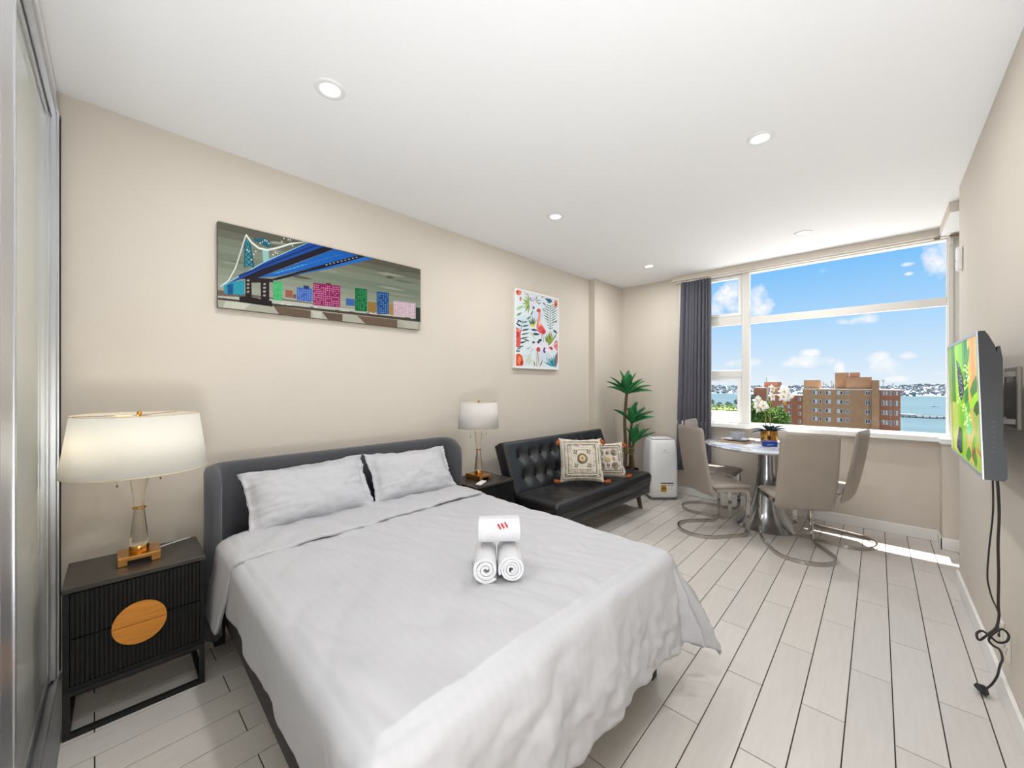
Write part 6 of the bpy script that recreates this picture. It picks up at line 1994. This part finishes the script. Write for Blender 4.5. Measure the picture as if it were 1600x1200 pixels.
def flower(c, size, face_dir, spin):
    mb = MB(); q = Vector(face_dir).normalized().to_track_quat('Z', 'Y').to_matrix().to_4x4(); q.translation = c
    for k in range(5):
        an = spin + k * 2 * PI / 5; wide = 1.0 if k in (1, 4) else .62
        def f(u, v, an=an, wide=wide):
            r = size * u; w = size * wide * math.sin(PI * min(1, u * .85 + .1)) * .5 * (v * 2 - 1)
            z = size * (.10 * math.sin(u * PI) - .10 * u * u - .10 * (v * 2 - 1) ** 2 * u)
            return q @ Vector((r * math.cos(an) - w * math.sin(an), r * math.sin(an) + w * math.cos(an), z))
        mb.grid(6, 5, f)
    o = obj('flower', mb, m_petal, orch, 180); s_ = o.modifiers.new('thickness', 'SOLIDIFY'); s_.thickness = .0012
    b_ = MB(); b_.lathe([(0, -.006), (.008, -.002), (.010, .006), (.005, .016), (0, .018)], 10)
    bmesh.ops.transform(b_.bm, matrix=q, verts=b_.bm.verts); obj('lip', b_, m_bud, o, 60)
fd = view * .9 + Vector((0, 0, .25))
for a, z, d, s_, sp in ((-.12, .42, .01, .062, .2), (-.085, .385, .03, .058, .9), (-.135, .365, .02, .060, .5), (-.10, .44, .0, .050, 1.3), (.005, .475, .03, .052, .4), (.02, .555, .01, .045, .1), (.13, .525, .02, .058, .6), (.165, .485, .02, .060, 1.1), (.115, .475, .03, .056, .2), (.15, .55, .0, .048, .9)):
    flower(E3(a, z, d + .012), s_, fd + side * random.uniform(-.5, .5), sp)
for a, z in ((.15, .415), (.165, .40), (-.09, .325)):
    b_ = MB(); b_.lathe([(0, -.014), (.010, -.006), (.011, .004), (0, .016)], 10, E3(a, z)); obj('bud', b_, m_bud, orch, 60)
for az, el, L_ in ((47, 8, .20), (227, 5, .20), (30, 35, .15), (250, 40, .15), (-43, 50, .12), (-10, 25, .16), (200, 15, .17), (110, 30, .15)):
    o = obj('leaf', leaf_mesh(L_, .055, .5), m_oleaf, orch, 180); s_ = o.modifiers.new('thickness', 'SOLIDIFY'); s_.thickness = .003
    o.rotation_euler = (0, -R(el), R(az)); o.location = (0, 0, .115)

# ================================================================== TELEVISION
m_tv = mat('tv_black', (40, 41, 43), .45); m_tvf = mat('tv_bezel', (70, 72, 74), .4); m_screen = mat_print('screen_picture', emit=.62, rough=.3)
tv = thing('television', 'wall mounted television on the right wall showing a butterfly on leaves', 'television', (.30, 2.60, 1.32), off=(.30, 2.60, 1.32))
Y0, Y1, Z0, Z1 = 2.19, 3.01, 1.056, 1.592
def tvx(z): return .2646 + (Z1 - z) / (Z1 - Z0) * .0155
prof = [(tvx(Z0), Z0), (tvx(Z1), Z1), (.281, Z1), (.290, 1.575), (.304, 1.538), (.308, 1.510), (.311, 1.534), (.316, 1.536), (.322, 1.49), (.3235, 1.19), (.332, 1.14), (.333, 1.067), (.326, Z0)]
b_ = MB(); b_.prism([(x, z) for x, z in prof], Y1 - Y0, Matrix(((1, 0, 0, 0), (0, 0, 1, Y0), (0, 1, 0, 0), (0, 0, 0, 1)))); obj('casing', b_, m_tv, tv, 0)
b_ = MB(); w = .012
for y0, y1, z0, z1 in ((Y0, Y0 + w, Z0, Z1), (Y1 - w, Y1, Z0, Z1), (Y0 + w, Y1 - w, Z1 - w, Z1), (Y0 + w, Y1 - w, Z0, Z0 + w * 1.4)):
    vs = [b_.bm.verts.new((tvx(z) - d, y, z)) for d in (.004, -.001) for y, z in ((y0, z0), (y1, z0), (y1, z1), (y0, z1))]
    for q in ((0, 1, 2, 3), (4, 5, 6, 7), (0, 1, 5, 4), (1, 2, 6, 5), (2, 3, 7, 6), (3, 0, 4, 7)): b_.bm.faces.new([vs[k] for k in q])
obj('bezel', b_, mat('bezel_silver', (196, 198, 200), .35, metal=.3), tv, 0)
O = Vector((.30, 2.60, 1.32))
scr = print_mesh('screen', SCREEN_PRINT, Y1 - Y0 - 2 * w, Z1 - Z0 - 2.4 * w, m_screen, tv, lambda u, v, d: Vector((tvx(Z0 + 1.4 * w + v) - .0009 - d * .4, Y1 - w - u, Z0 + 1.4 * w + v)) - O)
b_ = MB()
for k in range(7): b_.b(.296, .306, Y0 - .0012, Y0 + .002, 1.155 + k * .018, 1.160 + k * .018)
obj('side_buttons', b_, mat('tv_marks', (66, 67, 69), .5), tv, 0)
b_ = MB(); b_.b(.3995, XR - .0005, 2.48, 2.70, 1.22, 1.47, .003); b_.b(.325, .3995, 2.50, 2.53, 1.43, 1.45); b_.b(.325, .3995, 2.50, 2.53, 1.24, 1.26); b_.b(.325, .3995, 2.65, 2.68, 1.43, 1.45); b_.b(.325, .3995, 2.65, 2.68, 1.24, 1.26); b_.b(.323, .335, 2.46, 2.72, 1.20, 1.48, .002)
obj('wall_bracket', b_, mat('bracket_grey', (138, 130, 120), .5), tv, 0)
m_cable = mat('black_cable', (36, 33, 31), .5)
def smooth_path(P, n=5):
    P = [Vector(p) for p in P]; out = []
    for i in range(len(P) - 1):
        a, b_, c, d = P[max(0, i - 1)], P[i], P[i + 1], P[min(len(P) - 1, i + 2)]
        for k in range(n):
            t = k / n; out.append(.5 * ((2 * b_) + (c - a) * t + (2 * a - 5 * b_ + 4 * c - d) * t * t + (3 * b_ - a - 3 * c + d) * t ** 3))
    return out + [P[-1]]
cab = thing('power_cable', 'looped black television power cable with its plug lying on the floor', 'cable', (.3426, 2.7377, 0), off=(.3426, 2.7377, 0))
PW = [(.322, 2.28, 1.056), (.336, 2.345, .916), (.344, 2.42, .775), (.355, 2.487, .63), (.358, 2.515, .504), (.362, 2.529, .454), (.354, 2.52, .407), (.331, 2.499, .38), (.303, 2.472, .354), (.295, 2.465, .38), (.314, 2.496, .385), (.341, 2.535, .354), (.363, 2.549, .334), (.387, 2.565, .342), (.395, 2.586, .362), (.378, 2.584, .38), (.353, 2.574, .355), (.335, 2.53, .341), (.347, 2.527, .324), (.368, 2.561, .301), (.384, 2.619, .241), (.384, 2.667, .187), (.384, 2.715, .118), (.372, 2.740, .060), (.352, 2.738, .026)]
b_ = MB(); b_.tube(smooth_path(PW), .0042, 8); obj('cord', b_, m_cable, cab, 180)
b_ = MB(); ax_ = Vector((.55, .1, .75)).normalized(); p = Vector((.3426, 2.7377, .0235)); b_.tube([p - ax_ * .011, p - ax_ * .009, p + ax_ * .006, p + ax_ * .009, p + ax_ * .020], .024, 20, scale=[.9, 1, 1, .8, .28]); obj('plug', b_, m_blackp, cab, 40)
AE = [(.318, 2.33, 1.056), (.330, 2.41, .9), (.328, 2.471, .729), (.327, 2.495, .616), (.335, 2.516, .558), (.350, 2.562, .50), (.368, 2.612, .45), (.384, 2.68, .39), (.396, 2.785, .305), (.405, 2.806, .268)]
b_ = MB(); b_.tube(smooth_path(AE), .0028, 8); b_.cyl((.398, 2.806, .262), (.4095, 2.806, .262), .009, n=12)
tag(obj('aerial_cable', b_, m_cable, None, 180), 'thin black cable from the television to the wall socket', 'cable')
m_plate = mat('socket_plate', (224, 218, 206), .4)
def socket(y, z, w, h, label, slots):
    t = thing('wall_socket', label, 'socket', (XR, y, z), off=(XR, y, z))
    b_ = MB(); b_.b(XR - .009, XR - .0004, y - w / 2, y + w / 2, z - h / 2, z + h / 2, .002, 2); obj('plate', b_, m_plate, t, 40)
    b_ = MB()
    for dy, dz in slots: b_.b(XR - .0098, XR - .0088, y + dy - .002, y + dy + .002, z + dz - .007, z + dz + .007)
    obj('slots', b_, m_blackp, t, 0)
    b_ = MB(); b_.b(XR - .0125, XR - .009, y - .008, y + .008, z + h * .22, z + h * .36, .001); obj('switch', b_, m_plate, t, 0)
socket(2.690, .272, .072, .118, 'power socket low on the right wall, nearer the camera', ((-.016, -.01), (.016, -.01), (0, -.032)))
socket(2.806, .275, .062, .115, 'aerial socket low on the right wall with a thin cable plugged in', ((.0, -.04),))
ic = thing('wall_sensor', 'small white sensor box high on the end of the right wall', 'sensor', (XR, 3.96, 2.237), off=(XR, 3.96, 2.237))
b_ = MB(); b_.b(XR - .030, XR - .0005, 3.93, 3.99, 2.16, 2.315, .010, 3); obj('case', b_, m_white, ic, 40)
b_ = MB(); b_.b(XR - .0315, XR - .029, 3.955, 3.965, 2.22, 2.23); obj('eye', b_, m_grey, ic, 0)

# ================================================================== OUTSIDE
m_render = mat('facade_render', (226, 222, 214), .9)
ev = MB(); ev.b(-6, 5, YF + .161, 5.50, 2.95, 3.12); ev.b(-6, 5, 5.44, 5.50, 3.12, 3.25)
rt = MB(); rt.b(-9, 8, YF + .161, 13.5, -.75, -.45); rt.b(-9, 8, 13.3, 13.5, -.45, -.15)
struct('bounce_slab', rt, mat('bounce_slab_paint', (228, 226, 220), .9, var=.06, vscale=2))      # added unseen pale slab that bounces sunlight up to the ceiling
struct('trim_4', ev, m_render)                      # the eave over the window
lg = MB(); lg.b(-1.75, -1.17, 5.30, 5.55, .80, 1.055, .008, 2)
lgo = obj('ledge', lg, m_white, None, 30); tag(lgo, 'white painted ledge outside the lower left window pane', 'ledge')
fw = MB(); fw.b(-1.70, -1.22, 5.292, 5.3005, .90, .904); obj('ledge_groove', fw, m_grey, lgo, 0)

m_water = mat('harbour_water', (88, 108, 113), .6, bump=.5, bscale=.35, var=.10, vscale=.01, stretch=(.4, 1.6, 1), spec=.06)
wt = MB(); wt.b(-2500, 2500, 240, 2080, -44, -42)
struct('harbour_water', wt, m_water)
m_land = mat('ground_green', (126, 122, 110), .95, var=.3, vscale=.08)
gd = MB(); gd.b(-300, 200, 8, 250, -34, -32)
struct('ground', gd, m_land)

# far shore: a long wooded ridge dotted with houses
m_hill = mat('far_hills', (146, 154, 154), .95, var=.2, vscale=.02)  # greyed pale: distance haze mixed into the base colour
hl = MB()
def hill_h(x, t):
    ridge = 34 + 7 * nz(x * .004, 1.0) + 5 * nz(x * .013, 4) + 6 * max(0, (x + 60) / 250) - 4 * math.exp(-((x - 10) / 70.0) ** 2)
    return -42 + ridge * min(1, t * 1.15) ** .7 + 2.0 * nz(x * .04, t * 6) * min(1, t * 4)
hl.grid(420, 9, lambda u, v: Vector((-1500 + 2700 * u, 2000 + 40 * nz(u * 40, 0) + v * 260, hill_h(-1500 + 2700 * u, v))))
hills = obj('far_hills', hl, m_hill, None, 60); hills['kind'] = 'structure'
random.seed(21)
town_col = [(218, 216, 214), (188, 164, 154), (166, 170, 174), (136, 146, 140)]  # house and tree tones softened too, haze painted into them
V, F, K = [], [], []
for k in range(1700):
    q = k % 4
    x = random.uniform(-720, 380); t = random.uniform(.02, .85); y = 2000 + 40 * nz((x + 1500) / 2700 * 40, 0) + t * 260 - 4
    w, h = (random.uniform(3, 9), random.uniform(2.5, 5)) if q < 3 else (random.uniform(4, 12), random.uniform(3, 6))
    z0, z1 = hill_h(x, t) - 1, hill_h(x, t) + h; n = len(V)
    V += [(x - w / 2, y, z0), (x + w / 2, y, z0), (x + w / 2, y + 8, z0), (x - w / 2, y + 8, z0), (x - w / 2, y, z1), (x + w / 2, y, z1), (x + w / 2, y + 8, z1), (x - w / 2, y + 8, z1)]
    for f in ((0, 1, 5, 4), (1, 2, 6, 5), (2, 3, 7, 6), (3, 0, 4, 7), (4, 5, 6, 7)): F.append([n + i for i in f]); K.append(q)
me = bpy.data.meshes.new('shore_town'); me.from_pydata(V, [], F); me.update()
at_ = me.color_attributes.new('ink', 'FLOAT_COLOR', 'CORNER')
for p in me.polygons:
    for li in p.loop_indices: at_.data[li].color = rgb(town_col[K[p.index]])
me.materials.append(mat_print('town_paint', rough=.9))
o = bpy.data.objects.new('shore_town', me); C.objects.link(o); o['kind'] = 'stuff'
o['label'] = 'countless far houses and trees dotted over the opposite shore'; o['category'] = 'houses'

# ------------------------------------------------------------------ brick apartment block
m_br = mat_brick('tan_brick', (186, 136, 96), (200, 150, 106), (214, 178, 140))
m_br2 = mat_brick('red_brick', (182, 114, 82), (196, 130, 94), (208, 158, 126))
m_conc = mat('roof_edge', (226, 214, 196), .9); m_wfr = mat('window_white', (230, 230, 226), .6); m_gl = mat('far_glass', (74, 84, 92), .15, spec=.8); m_curtn = mat('far_blind', (220, 218, 210), .7); m_mast = mat('mast_grey', (130, 126, 122), .6)
ab = thing('apartment_building', 'tan brick apartment block with flat roof beyond the window', 'building', (-9, 178, -32), off=(-9, 178, -32))
def blk(name, x0, x1, y0, y1, z0, z1, m, parent, cop=.25):
    b_ = MB(); b_.b(x0, x1, y0, y1, z0, z1); o = obj(name, b_, m, parent, 0)
    if cop:
        q = MB(); q.b(x0 - .2, x1 + .2, y0 - .2, y1 + .2, z1, z1 + cop); obj('coping', q, m_conc, o, 0)
    return o
ZB = -32
blk('main_block', -19.53, -1.3, 172, 190, ZB, -.55, m_br, ab)
blk('right_wing', -.1, 5.22, 174, 190, ZB, -.70, m_br2, ab)
blk('stair_tower', -1.42, .36, 170.5, 180, ZB, 2.6, m_br, ab, 0)
blk('roof_house', -19.6, -15.3, 176, 183, -.3, 2.75, m_br, ab, 0)
blk('roof_house', -10.95, -4.6, 177, 186, -.3, 5.3, m_br, ab, 0)
blk('roof_house', -7.8, -1.5, 174.6, 182, -.3, 3.7, m_br, ab, 0)
b_ = MB(); b_.b(-7.3, -6.9, 176.8, 177, 2.9, 5.3); obj('flue', b_, m_conc, ab, 0)
def winob(x0, x1, z0, z1, y, parent, pane_m, split):
    f = MB(); t = .10
    f.b(x0, x1, y - .10, y + .02, z0, z0 + t); f.b(x0, x1, y - .08, y + .02, z1 - t, z1); f.b(x0, x0 + t, y - .08, y + .02, z0 + t, z1 - t); f.b(x1 - t, x1, y - .08, y + .02, z0 + t, z1 - t)
    for k in range(1, split):
        xm = x0 + (x1 - x0) * k / split; f.b(xm - .05, xm + .05, y - .07, y + .02, z0 + t, z1 - t)
    w = obj('window', f, m_wfr, parent, 0)
    for k in range(split):
        a, c = x0 + (x1 - x0) * k / split + .06, x0 + (x1 - x0) * (k + 1) / split - .06
        p = MB(); p.b(a, c, y - .03, y - .005, z0 + t, z1 - t); obj('pane', p, pane_m if (k + int(x0 * 3)) % 3 else (m_gl if pane_m is m_curtn else m_curtn), w, 0)
for x0, x1, sp, pm in ((-16.63, -15.39, 2, m_gl), (-14.85, -14.24, 1, m_gl), (-13.12, -11.76, 2, m_curtn), (-10.07, -8.58, 2, m_gl), (-7.84, -7.03, 2, m_gl), (-2.99, -1.76, 2, m_gl)):
    for z0, z1 in ((-2.25, -.95), (-5.35, -3.95), (-8.42, -7.02), (-11.4, -10.0)): winob(x0, x1, z0, z1, 171.99, ab, pm, sp)
for x0, x1 in ((.85, 1.62), (1.85, 2.3), (2.6, 3.3), (3.9, 4.65)):
    for z0, z1 in ((-2.2, -.98), (-5.6, -3.9), (-8.6, -7.1), (-11.7, -10.2)): winob(x0, x1, z0, z1, 173.99, ab, m_gl if x1 - x0 > .5 else m_curtn, 2 if x1 - x0 > .5 else 1)
b_ = MB(); b_.b(-2.45, -2.30, 171.6, 171.9, -9, -3.6); obj('downpipe', b_, m_conc, ab, 0)
for x, y, h in ((-14.2, 178, 2.2), (-13.4, 178, 1.7), (-12.0, 178, 2.6), (-11.4, 178, 1.8), (1.3, 178, 3.0), (3.6, 178, 1.8)):
    b_ = MB(); b_.tube([(x, y, -.4), (x, y, h)], .07, 5); b_.b(x - .5, x + .5, y - .03, y + .03, h - .5, h - .42); b_.b(x - .35, x + .35, y - .03, y + .03, h - .9, h - .84); obj('aerial', b_, m_mast, ab, 0)
ab2 = thing('apartment_building', 'red brick apartment wing with small white windows behind the orchid', 'building', (-27, 190, -32), off=(-27, 190, -32))
blk('wing', -30.9, -20.3, 184, 196, ZB, -3.1, m_br2, ab2)
for x0, x1 in ((-28.2, -26.95), (-25.5, -24.28), (-22.27, -21.28)):
    for z0, z1 in ((-5.05, -3.7), (-8.0, -6.65), (-10.6, -9.2), (-13.6, -12.2)): winob(x0, x1, z0, z1, 183.99, ab2, m_curtn, 2)
ab3 = thing('apartment_building', 'dark brown brick block with roof room at the left of the view', 'building', (-35, 205, -32), off=(-35, 205, -32))
blk('wing', -39.6, -31.2, 197, 212, ZB, -.35, m_br2, ab3); blk('roof_house', -36.3, -31.4, 200.5, 210, -.2, 2.2, m_br2, ab3, 0)
b_ = MB(); b_.b(-34.8, -34.0, 196.8, 197.2, -6, -.3); obj('flue', b_, m_conc, ab3, 0)
b_ = MB(); b_.tube([(-35.6, 201, 0), (-35.6, 201, 4.2)], .08, 5); obj('aerial', b_, m_mast, ab3, 0)

# ------------------------------------------------------------------ trees: trunk and a crown of many small leaf tufts
m_fol = mat('bush_leaves', (96, 128, 44), .8, var=.45, vscale=.8); m_fol2 = mat('dark_leaves', (58, 84, 48), .8, var=.4, vscale=.6); m_bark = mat('bark', (92, 76, 60), .9); m_fol3 = mat('olive_leaves', (140, 152, 84), .85, var=.35, vscale=.5)
def tree(x, y, zb, zt, r, label, m, seed, n=900, group=None):
    t = thing('tree', label, 'tree', (x, y, zb), off=(x, y, zb), group=group)
    b_ = MB(); b_.tube([(x, y, zb), (x + .1 * r, y, (zb + zt) / 2), (x, y, zt - .3 * (zt - zb))], r * .09, 7, scale=[1.2, .9, .4]); obj('trunk', b_, m_bark, t, 60)
    rnd = random.Random(seed); b_ = MB(); bm = b_.bm; hh = min((zt - zb) * .5, r * 1.1)
    for k in range(n):
        a = rnd.uniform(0, 2 * PI); c = rnd.uniform(-1, 1); s_ = math.sqrt(1 - c * c); q = rnd.uniform(.55, 1.0)
        lump = 1 + .25 * nz(math.cos(a) * 2 * s_ + seed, math.sin(a) * 2 * s_, c * 2)
        p = Vector((x + r * q * lump * s_ * math.cos(a), y + r * q * lump * s_ * math.sin(a), zt - hh + hh * q * lump * c))
        u = Vector((rnd.uniform(-1, 1), rnd.uniform(-1, 1), rnd.uniform(-1, 1))).normalized(); w = u.orthogonal().normalized(); s = r * rnd.uniform(.07, .16)
        bm.faces.new([bm.verts.new(p + u * s), bm.verts.new(p + w * s * .6), bm.verts.new(p - u * s), bm.verts.new(p - w * s * .6)])
    o = obj('crown', b_, m, t, 0); return t
tree(-21.4, 113, -32, -2.4, 3.1, 'bushy green tree beyond the window, left of the orchid stems', m_fol, 3, 1400)
tree(-19.2, 122, -32, -4.6, 2.9, 'bushy green tree beyond the window, right of the orchid stems', m_fol, 8, 1300)
tree(-25.2, 126, -32, -1.6, 2.2, 'dark tree beside the window mullion behind the orchid', m_fol2, 5, 900)
for k, (x, zt, r) in enumerate(((-87, -9.2, 2.8), (-81, -11.0, 2.3), (-75.6, -10.6, 2.4), (-70.6, -9.0, 1.7), (-93.2, -10.5, 2.6))):
    tree(x, 300, -40, zt, r, ('dark round tree at the water seen through the lower left pane', 'small dark tree second in the shoreline row, lower left pane', 'dark tree in the middle of the row by the water, lower left pane', 'narrow pointed dark tree near the mullion, lower left pane', 'dark tree of the shoreline row nearest the curtain')[k], m_fol2, 30 + k, 500, 'shoreline trees')
b_ = MB(); rnd = random.Random(4)
for k in range(2600):
    p = Vector((rnd.uniform(-30, -13), rnd.uniform(56, 62), rnd.uniform(-3.4, -1.45))); u = Vector((rnd.uniform(-1, 1), rnd.uniform(-1, 1), rnd.uniform(-1, 1))).normalized(); w = u.orthogonal().normalized(); s = rnd.uniform(.10, .22)
    b_.bm.faces.new([b_.bm.verts.new(p + u * s), b_.bm.verts.new(p + w * s * .6), b_.bm.verts.new(p - u * s), b_.bm.verts.new(p - w * s * .6)])
b_.b(-30, -13, 57, 61.5, -32, -2.0)
tag(obj('hedge', b_, m_fol3, None, 0), 'pale olive hedge band seen through the lower left window pane', 'hedge')
b_ = MB(); b_.b(-68.6, -67.0, 300, 302, -40, -6.6); b_.b(-69.2, -66.8, 299.8, 302.2, -6.6, -5.8)
tag(obj('chimney', b_, mat('chimney_grey', (92, 96, 104), .8)), 'tall dark chimney seen at the right edge of the lower left pane', 'chimney')

# ------------------------------------------------------------------ harbour things on the right
def W(u_x, y, z): return (u_x, y, z)
jt = thing('jetty', 'long grey jetty on the water right of the brick block', 'jetty', (38, 725, -42), off=(38, 725, -42))
b_ = MB(); b_.b(16, 62, 720, 734, -40.6, -39.8); obj('deck', b_, mat('jetty_grey', (128, 122, 116), .8), jt, 0)
for k in range(8):
    b_ = MB(); b_.cyl((18 + k * 6, 722, -42), (18 + k * 6, 722, -38.8), .5, n=8); obj('pile', b_, m_mast, jt, 40)
b_ = MB(); b_.b(20, 36, 724, 732, -39.8, -38.0); obj('shed', b_, mat('jetty_pale', (196, 188, 180), .8), jt, 0)
def boat(x, y, L_, label, rot=0.0):
    t = thing('boat', label, 'boat', (x, y, -42), rot)
    b_ = MB(); b_.prism([(-L_ / 2, -L_ * .14), (L_ * .3, -L_ * .14), (L_ / 2, 0), (L_ * .3, L_ * .14), (-L_ / 2, L_ * .14)], L_ * .14, Matrix.Translation((0, 0, -.2))); obj('hull', b_, m_wfr, t, 0)
    b_ = MB(); b_.box((-L_ * .05, 0, L_ * .19), (L_ * .4, L_ * .2, L_ * .13), .1); obj('cabin', b_, m_wfr, t, 0)
    b_ = MB(); b_.tube([(L_ * .05, 0, L_ * .2), (L_ * .05, 0, L_ * .7)], L_ * .01, 5); obj('mast', b_, m_mast, t, 0)
boat(34, 780, 9, 'white boat just beyond the jetty on the harbour', .1)
boat(44, 790, 6, 'small boat right of the white one beyond the jetty', .3)
boat(78, 1090, 12, 'white boat in mid harbour above the jetty')
boat(104, 970, 12, 'white boat moored below the dark wooded point', .2)
pt = MB(); pt.grid(24, 14, lambda u, v: Vector((112 + 60 * u, 1000 + 40 * v, -43 + 15 * math.sin(PI * u) ** .6 * math.sin(PI * v) ** .6 + 2.5 * nz(u * 9, v * 6))))
tag(obj('wooded_point', pt, m_fol2, None, 60), 'dark wooded point on the water beside the television edge', 'headland')
tree(24, 330, -42, -32.5, 4.5, 'pale tree at the water edge by the right window jamb', m_fol3, 77, 600)
tree(31, 345, -42, -35.5, 3.2, 'low tree at the water edge next to the television', m_fol3, 78, 400)
tree(5.6, 160, -32, -14.6, 2.2, 'dark tree at the foot of the brick block, right corner', m_fol2, 79, 600)
rh = thing('house', 'orange tiled roof at the foot of the window view, right side', 'house', (11.6, 190, -32), off=(11.6, 190, -32))
b_ = MB(); b_.b(7.4, 15.6, 186, 194, -32, -20.4); obj('wall', b_, m_render, rh, 0)
b_ = MB(); b_.prism([(-5, 0), (5, 0), (0, 2.2)], 9, Matrix(((1, 0, 0, 11.5), (0, 0, 1, 185.5), (0, 1, 0, -20.4), (0, 0, 0, 1)))); obj('roof', b_, mat('orange_tiles', (214, 150, 112), .9), rh, 0)
